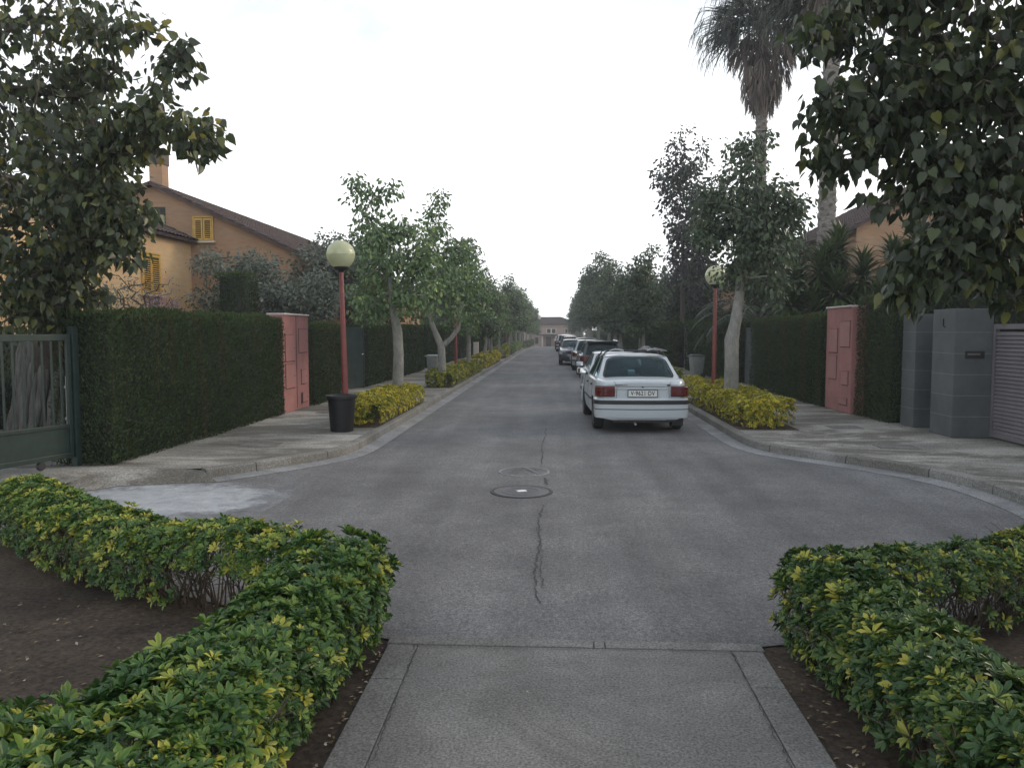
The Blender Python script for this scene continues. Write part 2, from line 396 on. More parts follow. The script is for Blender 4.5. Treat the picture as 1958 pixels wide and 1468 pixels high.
def tree_meshes(seed, trunk, blobs, nleaf, cr, L, W, tmpl, r_tip=.006, r_pow=.47, rmin_trunk=None, hang=.6, step=.45, sides=6, up=.25, flat=.0, tintbias=0., droop=0.):
    """trunk: [(x,y,z,r)]; blobs: [(cx,cy,cz,rx,ry,rz,n)]. Returns (wood MB, leaf mesh)."""
    rng = np.random.default_rng(seed)
    pos = [np.array(t[:3], float) for t in trunk]; par = [-1] + list(range(len(trunk) - 1)); base_r = [t[3] for t in trunk]
    nt_ = len(trunk); cl = []
    for (cx, cy, cz, rx, ry, rz, n) in blobs:
        for _ in range(n):
            d = rng.normal(size=3); d /= np.linalg.norm(d); q = rng.uniform(.0, 1) ** .42
            cl.append(np.array([cx, cy, cz]) + d * q * np.array([rx, ry, rz]))
    top = pos[-1]; cl.sort(key=lambda c: np.linalg.norm(c - top))
    tips = []
    startable = max(1, nt_ // 2)
    for c in cl:
        A = np.array(pos[startable:]); d = A - c
        dist = np.linalg.norm(d, axis=1) + np.maximum(0, A[:, 2] - c[2]) * 1.6 + .1 * np.linalg.norm(A - top, axis=1)
        j = int(np.argmin(dist)) + startable
        p0 = pos[j]; v = c - p0; ln = np.linalg.norm(v); m = max(1, int(ln / step)); last = j
        for i in range(1, m + 1):
            t = i / m; p = p0 + v * t + np.array([0, 0, up * math.sin(PI * t) * ln * .5 - droop * t * ln * .3]) + (rng.normal(0, .05 * min(ln, 1), 3) if i < m else 0)
            pos.append(p); par.append(last); base_r.append(0); last = len(pos) - 1
        tips.append(last)
    cnt = np.zeros(len(pos))
    for t in tips:
        while t >= 0: cnt[t] += 1; t = par[t]
    r = r_tip * np.maximum(cnt, 1) ** r_pow
    for i in range(nt_): r[i] = max(base_r[i], 0.001)
    rt_top = base_r[nt_ - 1]
    for i in range(nt_, len(pos)): r[i] = min(r[i], r[par[i]] * .93)
    mb = MB()
    mb.tube([tuple(pos[i]) for i in range(nt_)], [float(r[i]) for i in range(nt_)], 12)
    kids = {}
    for i in range(nt_, len(pos)): kids.setdefault(par[i], []).append(i)
    done = set()
    stack = [(p, c) for p, cs in kids.items() if p < nt_ for c in cs]
    while stack:
        p, c = stack.pop(); chain = [p, c]; cur = c
        while cur in kids:
            ks = sorted(kids[cur], key=lambda q: -cnt[q])
            for q in ks[1:]: stack.append((cur, q))
            cur = ks[0]; chain.append(cur)
        rr = [min(float(r[i]), float(r[c]) * 1.25) if i == p else float(r[i]) for i in chain]
        mb.tube([tuple(pos[i]) for i in chain], rr, sides if r[c] > .02 else 4, False)
    TP = np.array([pos[t] for t in tips]); n = len(TP)
    # leaves round each tip and a little back along the twig
    back = np.array([pos[par[t]] if par[t] >= 0 else pos[t] for t in tips])
    k = nleaf; Pn = np.repeat(TP, k, 0); Bn = np.repeat(back, k, 0); q = rng.uniform(0, 1, (n * k, 1)) ** 1.5
    off = rng.normal(size=(n * k, 3)); off = nrm(off) * rng.uniform(.15, 1, (n * k, 1)) ** .5 * cr
    off[:, 2] *= .8
    P = Pn * (1 - q * .6) + Bn * q * .6 + off
    D = nrm(off) * (1 - hang) + np.array([0, 0, -1.]) * hang + rng.normal(0, .28, (n * k, 3))
    U = rng.normal(size=(n * k, 3)) + np.array([0, -.2, .5]) * (1 + flat)
    ls = rng.uniform(.5, 1.2, n * k)
    tint = np.clip(rng.beta(2, 2.3, n * k) + np.repeat(rng.normal(0, .13, n), k) + tintbias, 0, 1)
    return mb, leaf_mesh('crown', P, D, U, L * ls, W * ls, tmpl, tint)

def make_tree(name, loc, label, cat, group, seed, trunk, blobs, nleaf, cr, L, W, tmpl, lm, bm, rz=0, **kw):
    e = empty(name, loc, rz, label, cat, group)
    mb, lme = tree_meshes(seed, trunk, blobs, nleaf, cr, L, W, tmpl, **kw)
    mb.build('trunk', bm, e, smooth=.9); link('crown', lme, lm, e)
    return e

def gz(y):                       # the street falls gently away beyond 78 m
    return 0. if y < 78 else max(-1.08, -.0150 * (y - 78))

def hedge(x0, x1, y0, y1, h, label, face, dens=900, leaf=.055, mat='lf_hedge', z0=.12, group='clipped dark hedges', ztop=None, core=True, seed=1, name='hedge', cat='hedge', round_=.10):
    """clipped hedge block; leaves on the street side, the top and both ends"""
    rng = np.random.default_rng(seed); e = empty(name, ((x0 + x1) / 2, y0, z0 + gz((y0 + y1) / 2)), 0)
    wx = (x1 - x0) / 2; ly = y1 - y0
    def surf(kind, n):
        u = rng.uniform(0, 1, n); v = rng.uniform(0, 1, n)
        if kind == 'side':
            P = np.stack([np.full(n, wx * face), u * ly, v * h], 1); O = np.tile([face, 0, 0.], (n, 1))
        elif kind == 'top': P = np.stack([(u * 2 - 1) * wx, v * ly, np.full(n, h)], 1); O = np.tile([0, 0, 1.], (n, 1))
        elif kind == 'near': P = np.stack([(u * 2 - 1) * wx, np.zeros(n), v * h], 1); O = np.tile([0, -1., 0], (n, 1))
        else: P = np.stack([(u * 2 - 1) * wx, np.full(n, ly), v * h], 1); O = np.tile([0, 1., 0], (n, 1))
        return P, O
    Ps, Os = [], []
    for kind, area in (('side', ly * h), ('top', ly * wx * 2), ('near', wx * 2 * h), ('far', wx * 2 * h * .3)):
        P, O = surf(kind, int(area * dens)); Ps.append(P); Os.append(O)
    P = np.vstack(Ps); O = np.vstack(Os)
    # rounded shoulders and a slightly wavy face
    ed = np.minimum(1, np.maximum(0, (P[:, 2] - (h - round_)) / round_)); P[:, 0] *= 1 - .5 * round_ * ed ** 2 / wx * (O[:, 2] < .5)
    ex = np.maximum(0, (np.abs(P[:, 0]) - (wx - round_)) / round_); P[:, 2] -= round_ * .45 * ex ** 2 * (O[:, 2] > .5)
    w = np.array([noise.noise(Vector((p[0] * .5 + seed, p[1] * .8, p[2] * .4))) for p in P]) * .085
    w += np.array([noise.noise(Vector((p[0] * 3, p[1] * 3.2 + seed, p[2] * .8))) for p in P]) * .045
    P = P + O * (w[:, None] + rng.uniform(-.04, .03, (len(P), 1)))
    P[:, 2] = np.maximum(P[:, 2], 0.01)
    D = O * .55 + np.array([0, 0, .75]) + rng.normal(0, .35, P.shape)
    ls = rng.uniform(.6, 1.2, len(P)); tint = np.clip(rng.beta(2, 2, len(P)) * .8 + np.clip((P[:, 2] - h * .9) / h, 0, .1) * 2, 0, 1)
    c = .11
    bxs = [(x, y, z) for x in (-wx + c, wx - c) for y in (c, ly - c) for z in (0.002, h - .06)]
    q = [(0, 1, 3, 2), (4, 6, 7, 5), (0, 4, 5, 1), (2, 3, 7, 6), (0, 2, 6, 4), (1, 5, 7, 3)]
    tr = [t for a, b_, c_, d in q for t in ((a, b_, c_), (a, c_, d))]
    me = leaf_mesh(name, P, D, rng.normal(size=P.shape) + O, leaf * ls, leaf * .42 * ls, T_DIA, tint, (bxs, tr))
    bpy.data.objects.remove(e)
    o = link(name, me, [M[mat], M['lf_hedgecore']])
    # two materials: leaves 0, core 1; low ones too
    o.location = ((x0 + x1) / 2, y0, z0 + gz((y0 + y1) / 2)); tag(o, label, cat, group)
    return o

def shrub_row(pts, w, h, label, seed, nros, leafL, leafW, mat, k=7, z0=0., name='shrub_hedge', group='variegated shrub hedges', cat='shrub hedge', thin=None, tmpl=T_OVAL, bias=0., gold=.10, twigs=60, hmod=None):
    """loose hand-clipped shrub row following a polyline: twigs (stems) plus leaf whorls over its skin"""
    rng = np.random.default_rng(seed); pts = [np.array(p, float) for p in pts]
    seg = [np.linalg.norm(pts[i + 1] - pts[i]) for i in range(len(pts) - 1)]; Ltot = sum(seg); cum = np.cumsum([0] + seg)
    def at(s):
        i = min(max(0, int(np.searchsorted(cum, s) - 1)), len(seg) - 1); t = (s - cum[i]) / seg[i]
        p = pts[i] + (pts[i + 1] - pts[i]) * t; d = (pts[i + 1] - pts[i]) / seg[i]; return p, np.array([-d[1], d[0]])
    e = empty(name, (pts[0][0], pts[0][1], z0), 0, label, cat, group); o0 = np.array([pts[0][0], pts[0][1], 0])
    Ps, Os = [], []
    for _ in range(nros):
        s = rng.uniform(-w * .15, Ltot + w * .15); p, nn = at(s); dd = np.array([nn[1], -nn[0]])
        a = rng.uniform(-.25, PI + .25); n_ = 3.2     # angle over the cross-section
        ca, sa = math.cos(a), math.sin(a)
        rx = math.copysign(abs(ca) ** (2 / n_), ca) * w / 2; rz = math.copysign(abs(sa) ** (2 / n_), sa)
        hh = h * (1 + .22 * noise.noise(Vector((p[0] * 1.3 + seed, p[1] * 1.3, 0))) + .06 * noise.noise(Vector((p[0] * 5, p[1] * 5, seed))))
        if hmod: hh *= hmod(p[0], p[1])
        z = hh * (.34 + .66 * rz) if rz >= 0 else hh * (.34 + .5 * rz)
        z = max(z, .04); q = rng.uniform(.78, 1.04)
        if rng.uniform() < .035 and z > hh * .8: z += rng.uniform(.015, .045)
        if thin and thin(p, z, rng): continue
        bul = 1 + .18 * noise.noise(Vector((p[0] * 2.2, p[1] * 2.2, z * 3 + seed)))
        narrow = 1 if z > hh * .45 else .72 + .28 * z / (hh * .45)
        off = nn * rx * bul * q * narrow; end = 0
        over = max(0, s - Ltot, -s)
        x = p + off; zz = z * (.95 + .05 * q) + rng.normal(0, .012)
        sgn = 1 if s > Ltot / 2 else -1
        capw = max(0, (w * .5 - min(s + w * .15, Ltot + w * .15 - s)) / (w * .5))
        O = np.array([nn[0] * ca, nn[1] * ca, max(sa, -.2) * 1.1 + .35]) + np.array([dd[0], dd[1], 0]) * sgn * capw * .8
        if capw > .3 and rng.uniform() < .55: x = p + nn * rng.uniform(-.5, .5) * w * .95; zz = rng.uniform(.1, 1) * hh * .95
        Ps.append([x[0], x[1], max(zz, .03)]); Os.append(O)
    P = np.array(Ps) - o0; O = np.array(Os)
    # a few shoots that stick out above the clipped top
    Pk, D, U = rosettes(rng, P, O + rng.normal(0, .25, O.shape), k)
    n = len(P); ls = np.repeat(rng.uniform(.55, 1.15, n), k) * rng.uniform(.75, 1.1, n * k)
    inner = rng.beta(2, 3, n); g = rng.uniform(0, 1, n) < gold; inner = np.where(g, rng.uniform(.8, 1, n), inner * .85)
    tint = np.clip(np.repeat(inner, k) + rng.normal(0, .10, n * k) + bias, 0, 1)
    Pk = Pk + nrm(D) * .006
    link('foliage', leaf_mesh('foliage', Pk, D, U, leafL * ls, leafW * ls, tmpl, tint, margin=.20 if tmpl is T_OVAL else 0), M[mat], e)
    # stems: forked stalks rising from the ground
    mb = MB()
    for _ in range(int(twigs * Ltot)):
        p, nn = at(rng.uniform(0, Ltot)); b0 = p + nn * rng.uniform(-.18, .18) * w - o0[:2]
        q = np.array([b0[0], b0[1], -.01]); hh = h * rng.uniform(.7, .95)
        t = np.array([b0[0], b0[1], 0]) + np.array([*(nn * rng.uniform(-.5, .5) * w), hh * .9]) + np.array([*rng.normal(0, .07, 2), 0])
        mid = (q + t) / 2 + np.array([*rng.normal(0, .035, 2), 0]); mb.tube([q, mid, t], [.007, .0045, .002], 4, False)
        for _k in range(3):
            t2 = mid + (t - mid) * rng.uniform(0, .6) + 0; e2 = t2 + np.array([*rng.normal(0, .11, 2), rng.uniform(.04, .2)])
            e2[2] = min(e2[2], hh); mb.tube([t2, e2], [.0035, .0015], 3, False)
    if mb.v: mb.build('stems', M['twig'], e)
    return e

# ------------------------------------------------------------ ground, road, pavements
def catmull(pts, n=6):
    P = [Vector(p) for p in pts]; out = []
    for i in range(len(P) - 1):
        a, b, c, d = P[max(i - 1, 0)], P[i], P[i + 1], P[min(i + 2, len(P) - 1)]
        m1 = (c - a) * .5; m2 = (d - b) * .5; ls_ = (c - b).length
        if m1.length > ls_ * 1.2: m1 = m1 * (ls_ * .9 / m1.length)
        if m2.length > ls_ * 1.2: m2 = m2 * (ls_ * .9 / m2.length)
        if ls_ > 8: m1 = m2 = (c - b)
        for k in range(n):
            t = k / n; h = ((2 * t**3 - 3 * t**2 + 1), (t**3 - 2 * t**2 + t), (-2 * t**3 + 3 * t**2), (t**3 - t**2))
            out.append(b * h[0] + m1 * h[1] + c * h[2] + m2 * h[3])
    out.append(P[-1]); return out
def offs(path, d):
    out = []
    for i, p in enumerate(path):
        t = (path[min(i + 1, len(path) - 1)] - path[max(i - 1, 0)]).normalized()
        out.append(Vector((p.x - t.y * d, p.y + t.x * d)))
    return out
def sweep(path, prof):
    """prof = [(offset, z)]"""
    mb = MB(); rows = [offs(path, o) for o, z in prof]; n = len(path)
    vs = [(q.x, q.y, z + gz(q.y)) for r, (o, z) in zip(rows, prof) for q in r]
    fs = [(j * n + i, j * n + i + 1, (j + 1) * n + i + 1, (j + 1) * n + i) for j in range(len(prof) - 1) for i in range(n - 1)]
    if len(prof) > 3: fs += [tuple(j * n for j in range(len(prof))), tuple(j * n + n - 1 for j in range(len(prof)))]
    return mb.add(vs, fs)
def flat(name, pts, z, mat, kind='structure', slope=True):
    bm = bmesh.new(); f = bm.faces.new([bm.verts.new((p[0], p[1], z)) for p in pts])
    if f.normal.z < 0: f.normal_flip()
    bmesh.ops.triangulate(bm, faces=[f])
    if slope:
        for yc in (78, 150):
            bmesh.ops.bisect_plane(bm, geom=bm.verts[:] + bm.edges[:] + bm.faces[:], plane_co=(0, yc, 0), plane_no=(0, 1, 0))
        for v in bm.verts: v.co.z = z + gz(v.co.y)
    bmesh.ops.recalc_face_normals(bm, faces=bm.faces)
    for f in bm.faces:
        if f.normal.z < 0: f.normal_flip()
    me = bpy.data.meshes.new(name); bm.to_mesh(me); bm.free()
    o = link(name, me, mat); return tag(o, kind=kind)

KL = catmull([(-4.12, 9.30), (-3.78, 9.72), (-3.3, 10.4), (-2.95, 11.0), (-2.79, 11.6), (-2.75, 12.4), (-2.75, 13.4), (-2.75, 15), (-2.75, 78), (-2.75, 150)])
KR = catmull([(3.9, 6.1), (4.42, 7.0), (4.64, 8), (4.66, 9.1), (4.45, 9.9), (3.98, 10.65), (3.4, 11.35), (3.0, 11.95), (2.83, 12.7), (2.80, 13.6), (2.80, 15), (2.80, 17), (2.80, 78), (2.80, 150)])
flat('ground', [(-400, -60), (400, -60), (400, 700), (-400, 700)], -.06, M['lawn'])
near_edge = [(-5.3, 6.9), (-4.9, 6.75), (-3.95, 6.05), (-2.95, 5.42), (-1.95, 4.95), (-1.0, 4.56), (1.22, 4.56), (2.2, 4.85), (3.2, 5.4), (3.9, 6.05)]
road_pts = near_edge + [(p.x, p.y) for p in KR] + [(p.x, p.y) for p in reversed(KL)] + [(-4.5, 9.22), (-5.2, 9.0), (-5.65, 8.4), (-5.75, 7.6)]
flat('road', road_pts, .004, M['asphalt'])
o = sweep(KL, [(0, .008), (.26, .022)]).build('gutter', M['gutter']); tag(o, kind='structure')
o = sweep(KR, [(0, .008), (-.26, .022)]).build('gutter', M['gutter']); tag(o, kind='structure')
o = sweep(KL, [(.262, .0), (.268, .12), (.285, .135), (.41, .138), (.414, .0)]).build('kerb', M['kerb']); tag(o, kind='structure')
o = sweep(KR, [(-.262, .0), (-.268, .12), (-.285, .135), (-.41, .138), (-.414, .0)]).build('kerb', M['kerb']); tag(o, kind='structure')
oL = offs(KL, .41); oR = offs(KR, -.41)
flat('pavement', [(p.x, p.y) for p in oL] + [(-6.9, 150), (-6.9, 9.9), (-6.9, 8.9), (-5.75, 9.35), (-4.6, 9.5)], .128, M['pavement'])
flat('pavement', [(p.x, p.y) for p in oR] + [(7.6, 150), (7.6, 4.5), (4.6, 4.9)], .128, M['pavement'])
# dropped kerb and driveway apron on the left: ramps from the pavement down to the asphalt
up_ = [(-4.35, 9.42), (-4.6, 9.5), (-5.75, 9.35), (-6.9, 8.9), (-7.6, 7.6), (-7.6, 5.5)]
lo_ = [(-4.12, 9.30), (-4.5, 9.22), (-5.2, 9.0), (-5.65, 8.4), (-5.75, 7.6), (-5.3, 6.9)]
mb = MB()
mb.add([(x, y, .128) for x, y in up_] + [(x, y, .007) for x, y in lo_], [(i, i + 1, 7 + i, 6 + i) for i in range(5)])
o = mb.build('driveway_apron', M['pavement']); tag(o, kind='structure')
rg = random.Random(4)
pp = [(-5.45, 8.5), (-5.15, 8.95), (-4.6, 9.16), (-4.0, 9.12), (-3.5, 8.9), (-3.15, 8.45), (-3.05, 7.8), (-3.35, 7.25), (-4.1, 7.15), (-4.9, 7.5), (-5.4, 7.9)]
jag = []
for i, p in enumerate(pp):
    q = pp[(i + 1) % len(pp)]
    for k in range(7):
        t = k / 7; j = .05 if i not in (0, 1, 2) else .025
        jag.append((p[0] + (q[0] - p[0]) * t + rg.gauss(0, j), p[1] + (q[1] - p[1]) * t + rg.gauss(0, j * .7)))
m, nt, b_ = newmat('cement_stain')      # worn cement wash, thinning out towards its own edge
v = coords(nt); sp_ = N(nt, 'ShaderNodeSeparateXYZ'); nt.links.new(v, sp_.inputs[0])
dx = math_(nt, 'DIVIDE', math_(nt, 'ADD', sp_.outputs['X'], 4.3), 1.28); dy = math_(nt, 'DIVIDE', math_(nt, 'SUBTRACT', sp_.outputs['Y'], 8.25), 1.0)
rr_ = math_(nt, 'SQRT', math_(nt, 'ADD', math_(nt, 'MULTIPLY', dx, dx), math_(nt, 'MULTIPLY', dy, dy)))
al = math_(nt, 'ADD', math_(nt, 'SUBTRACT', 2.35, math_(nt, 'MULTIPLY', rr_, 2.0)), math_(nt, 'MULTIPLY', math_(nt, 'SUBTRACT', noi(nt, v, 2.6, 9, .75), .5), 3.2), True)
cc_ = ramp(nt, noi(nt, v, 3.5, 8, .7), [(.35, (.26, .28, .305)), (.65, (.46, .485, .51))])
cc_ = mix(nt, .5, cc_, ramp(nt, noi(nt, v, 70, 3, .7), [(.3, (.25, .25, .25)), (.7, (.75, .75, .75))]), 'OVERLAY')
nt.links.new(cc_, b_.inputs['Base Color']); b_.inputs['Roughness'].default_value = .8; nt.links.new(al, b_.inputs['Alpha'])
flat('cement_patch', [(-5.7, 7.1), (-3.0, 7.0), (-2.9, 8.9), (-3.6, 9.3), (-4.1, 9.22), (-4.5, 9.15), (-5.15, 8.93), (-5.58, 8.35), (-5.66, 7.6)], .011, m)
# foreground: soil beds and the footpath
flat('soil', [(-9, -4), (-.97, -4), (-.97, 4.62), (-2.0, 5.05), (-3.0, 5.5), (-3.95, 6.1), (-4.9, 6.85), (-5.3, 7.0), (-9, 5.5)], -.005, M['soil'])
flat('soil', [(1.20, -4), (9, -4), (9, 5.5), (4.4, 6.6), (3.2, 5.5), (2.2, 4.95), (1.20, 4.62)], -.005, M['soil'])
flat('footpath', [(-.79, -4), (1.02, -4), (1.02, 4.465), (-.79, 4.46)], .012, M['path'])
mb = MB()
for x0, x1 in ((-.97, -.795), (1.025, 1.20)):
    y = -4
    while y < 4.4:
        y2 = min(y + 1.0, 4.46); mb.box(x0, x1, y + .0025, y2 - .0025, -.02, .017); y = y2
o = mb.build('path_edging', M['edging'], bevel=.006); tag(o, kind='structure')
o = MB().box(-.98, .235, 4.468, 4.575, -.02, .018).box(.24, .30, 4.468, 4.575, -.02, .016).box(.305, 1.215, 4.468, 4.575, -.02, .018).build('path_kerb', M['edging'], bevel=.006); tag(o, kind='structure')

def crack(pts, w, seed, z=.0085, name='road_crack', jit=.03, sub=10, mat='crack'):
    rg = random.Random(seed); P = []
    for i in range(len(pts) - 1):
        for k in range(sub):
            t = k / sub; P.append(Vector((pts[i][0] + (pts[i + 1][0] - pts[i][0]) * t + rg.gauss(0, jit), pts[i][1] + (pts[i + 1][1] - pts[i][1]) * t)))
    P.append(Vector(pts[-1][:2])); vs = []; fs = []
    for i, p in enumerate(P):
        t = (P[min(i + 1, len(P) - 1)] - P[max(i - 1, 0)]).normalized(); nn = Vector((-t.y, t.x))
        ww = w * rg.uniform(.3, 1.3) * (.2 if i in (0, len(P) - 1) else 1)
        vs += [(p.x + nn.x * ww, p.y + nn.y * ww, z), (p.x - nn.x * ww, p.y - nn.y * ww, z)]
    for i in range(len(P) - 1): fs.append((2 * i, 2 * i + 1, 2 * i + 3, 2 * i + 2))
    return MB().add(vs, fs)
mbc = crack([(-.10, 5.2), (-.15, 6.0), (-.12, 6.8), (-.15, 7.6), (-.10, 8.3)], .006, 1, jit=.010, sub=16)
for q in (crack([(-.08, 5.5), (-.10, 6.6), (-.16, 7.3)], .003, 2, .0087, jit=.014, sub=18), crack([(-.09, 9.35), (-.12, 9.8)], .012, 3, jit=.02), crack([(-.17, 10.7), (-.19, 12.6), (-.14, 15)], .007, 4, jit=.015), crack([(.05, 8.9), (.5, 8.6), (.75, 8.55)], .004, 9, jit=.02)):
    mbc.add(q.v, q.f)
o = mbc.build('road_crack', M['crack']); tag(o, kind='structure')
mbc = crack([(-.765, 3.0), (-.80, 4.46)], .003, 5, .0225, jit=.006, sub=40)
for q in (crack([(1.00, 3.0), (1.02, 4.46)], .003, 6, .0225, jit=.006, sub=40), crack([(-.9, 4.44), (1.15, 4.45)], .0035, 7, .0225, jit=.0, sub=40)): mbc.add(q.v, q.f)
o = mbc.build('path_crack', M['crack']); tag(o, kind='structure')
mbc = crack([(-4.75, 9.56), (-5.2, 9.5), (-5.6, 9.42)], .004, 8, .1325, jit=.01)
o = mbc.build('pavement_crack', M['crack']); tag(o, kind='structure')

# manholes
def manhole(x, y, r, label, dark):
    e = empty('manhole_cover', (x, y, .004), .4, label, 'manhole cover', 'round iron covers in the road')
    ring = MB().lathe([(r * 1.09, .0), (r * 1.08, .009), (r * 1.0, .010), (r * .985, .004)], 48).build('ring', M['iron_dark'] if dark else M['gutter'], e)
    p = MB().lathe([(r * .975, .001), (r * .97, .009), (r * .88, .010), (r * .87, .006), (r * .70, .006), (r * .69, .010), (r * .60, .010), (r * .59, .006), (r * .18, .006), (0.0001, .006)], 48)
    for k in range(12):
        a = k * PI / 6; p.add([(math.cos(a + s) * q, math.sin(a + s) * q, .0105) for q, s in ((r * .22, -.08), (r * .56, -.04), (r * .56, .04), (r * .22, .08))], [(0, 1, 2, 3)])
    p.build('lid', M['iron'] if dark else M['asphalt'], e)
    if dark: MB().box(-.055, .055, -.035, .035, .0065, .014).build('plate', M['bright'], e)
    else: MB().box(-.03, .03, -r * .9, r * .9, .0065, .012, M=Matrix.Translation((.12, 0, 0))).build('bar', M['iron'], e)
manhole(-.37, 8.93, .33, 'dark iron manhole cover with ribs and a bright centre, the nearer of the two', True)
manhole(-.39, 10.2, .31, 'asphalt-filled manhole cover with a pale ring, farther from the footpath', False)
for x, y in ((-4.45, 11.6), (5.1, 11.9), (-4.75, 16.4), (5.2, 14.3)):
    o = MB().box(-.28, .28, -.2, .2, .0, .006).build('access_cover', M['cover'], bevel=.002); o.location = (x, y, .130)
    tag(o, {-4.45: 'flat iron cover in the left pavement beside the long near hedge', 5.1: 'flat iron cover in the right pavement in front of the grey pillars', -4.75: 'small flat iron cover at the foot of the left pink wall', 5.2: 'flat iron cover in the right pavement beside the golden shrubs'}[x], 'cover', 'flat service covers in the pavements')

# ------------------------------------------------------------ street furniture
def lamp(x, y, label, lean=0., rz=0):
    z0 = .13 + gz(y); e = empty('street_lamp', (x, y, z0), rz, label, 'street lamp', 'globe street lamps'); e.rotation_euler[1] = lean
    MB().lathe([(.10, 0), (.10, .04), (.075, .05), (.06, .35), (.055, .9), (.038, 2.75), (.036, 2.76)], 16).build('pole', M['lampred'], e, smooth=.6)
    MB().lathe([(.042, 2.755), (.05, 2.78), (.13, 2.83), (.135, 2.85), (.01, 2.86)], 20).build('globe_holder', M['potblack'], e, smooth=.6)
    r = .25; zc = 2.85 + .215; pr = [(max(.0008, r * math.sin(t)), zc - r * math.cos(t)) for t in [.52 + (PI - .52) * k / 22 for k in range(23)]]
    g = MB().lathe(pr, 32).build('globe', M['globe'], e, smooth=1.2)
    MB().lathe([(r * .985, zc - .012), (r * 1.012, zc - .008), (r * 1.012, zc + .008), (r * .985, zc + .012)], 32).build('seam', M['globe'], g)
    MB().lathe([(.045, 2.86), (.05, 2.98), (.03, 3.06), (.001, 3.09)], 12).build('bulb', M['cap'], g, smooth=.6)
    return e
lamp(-3.72, 13.8, 'red globe street lamp standing behind the black pot', lean=-.018)
lamp(3.92, 19.5, 'red globe street lamp in the golden shrubs at the right, globe half hidden by leaves')
lamp(-3.75, 29.8, 'slim red lamp post behind the grey wheelie bin on the left side')
lamp(-1.6 - 2.2, 62, 'distant red street lamp on the left among the tree trunks')
lamp(3.9, 112, 'farthest red globe street lamp, a pale ball in front of the house closing the street')

e = empty('plant_pot', (-3.66, 13.3, .13), 0, 'large black plastic pot standing on the left pavement in front of the lamp', 'pot')
MB().lathe([(.185, 0), (.195, .01), (.235, .56), (.262, .565), (.27, .575), (.268, .62), (.25, .625), (.235, .61), (.20, .54), (.001, .54)], 40).build('pot', M['potblack'], e, smooth=.6)

def cabinet_wall(name, x, y0, y1, h, face, label, doors, caps, z0=.13, t=.32, slots=()):
    e = empty(name, (x, y0, z0), 0, label, 'utility wall', 'pink utility walls between the hedges'); L = y1 - y0
    xs = (x, x - face * t); w = MB()
    w.box(min(0, -face * t), max(0, -face * t), 0, L, 0, h).build('wall', M['pink'], e, bevel=.012)
    for a, b in caps: MB().box(min(face * .035, -face * (t + .03)), max(face * .035, -face * (t + .03)), a * L + .01, b * L - .01, h, h + .035).build('cap', M['cap'], e, bevel=.005)
    for (a, b, za, zb) in doors:
        g = MB().box(*sorted((face * .001, face * .006)), a * L, b * L, za * h, zb * h).build('frame', M['gap'], e)
        d = MB().box(*sorted((face * .002, face * .018)), a * L + .012, b * L - .012, za * h + .014, zb * h - .006).build('meter_door', M['pinkdoor'], e, bevel=.004)
        MB().box(*sorted((face * .0, face * .030)), a * L - .015, b * L + .015, zb * h, zb * h + .012).build('lip', M['pinkdoor'], d)
        MB().lathe([(.012, 0), (.012, .006), (.001, .007)], 8, (face * .018, (b * L - .07) if face > 0 else (a * L + .05), (za + zb) / 2 * h), 'x').build('lock', M['gap'], d)
    for (a, b, za, zb) in slots: MB().box(*sorted((face * .001, face * .006)), a * L, b * L, za * h, zb * h).build('opening', M['gap'], e)
    return e
cabinet_wall('utility_wall', -5.62, 16.02, 17.7, 2.06, 1, 'pink rendered utility wall with meter doors between two hedges on the left', [(.06, .42, .52, .80), (.06, .42, .24, .50), (.58, .93, .60, .86), (.66, .9, .26, .42), (.70, .93, .06, .17)], [(0, .49), (.51, 1)], slots=[(.655, .695, .05, .17), (.488, .498, .02, .995)])
cabinet_wall('utility_wall', 6.12, 16.55, 18.05, 2.22, -1, 'pink rendered utility wall with meter doors between two hedges on the right', [(.52, .88, .56, .80), (.54, .88, .30, .535), (.05, .42, .62, .87), (.08, .34, .26, .40), (.1, .42, .07, .14)], [(0, 1)])

# hedges left
hedge(-6.45, -5.62, 9.7, 16.0, 1.98, 'long dark clipped hedge with brown streaks between the green gate and the left pink wall', 1, 2300, .052, seed=1)
hedge(-6.45, -5.55, 17.75, 20.6, 1.86, 'short dark clipped hedge between the left pink wall and the lamp post', 1, 1800, .052, seed=2)
hedge(-6.55, -5.75, 23.9, 34.5, 1.90, 'dark clipped hedge behind the first left street tree', 1, 800, .07, seed=3)
hedge(-6.6, -5.8, 36.2, 47, 1.95, 'dark clipped hedge beyond the left wheelie bin', 1, 420, .095, seed=4)
hedge(-6.6, -5.8, 48.5, 66, 2.0, 'dark clipped hedge farther along the left pavement, behind the thin trunks', 1, 220, .13, seed=5)
hedge(-6.6, -5.8, 67.5, 98, 2.0, 'distant dark hedge on the left side near the bend of the kerb', 1, 90, .2, seed=6)
hedge(-6.6, -5.8, 99.5, 146, 2.0, 'farthest dark hedge on the left reaching the house at the end', 1, 50, .25, seed=7)
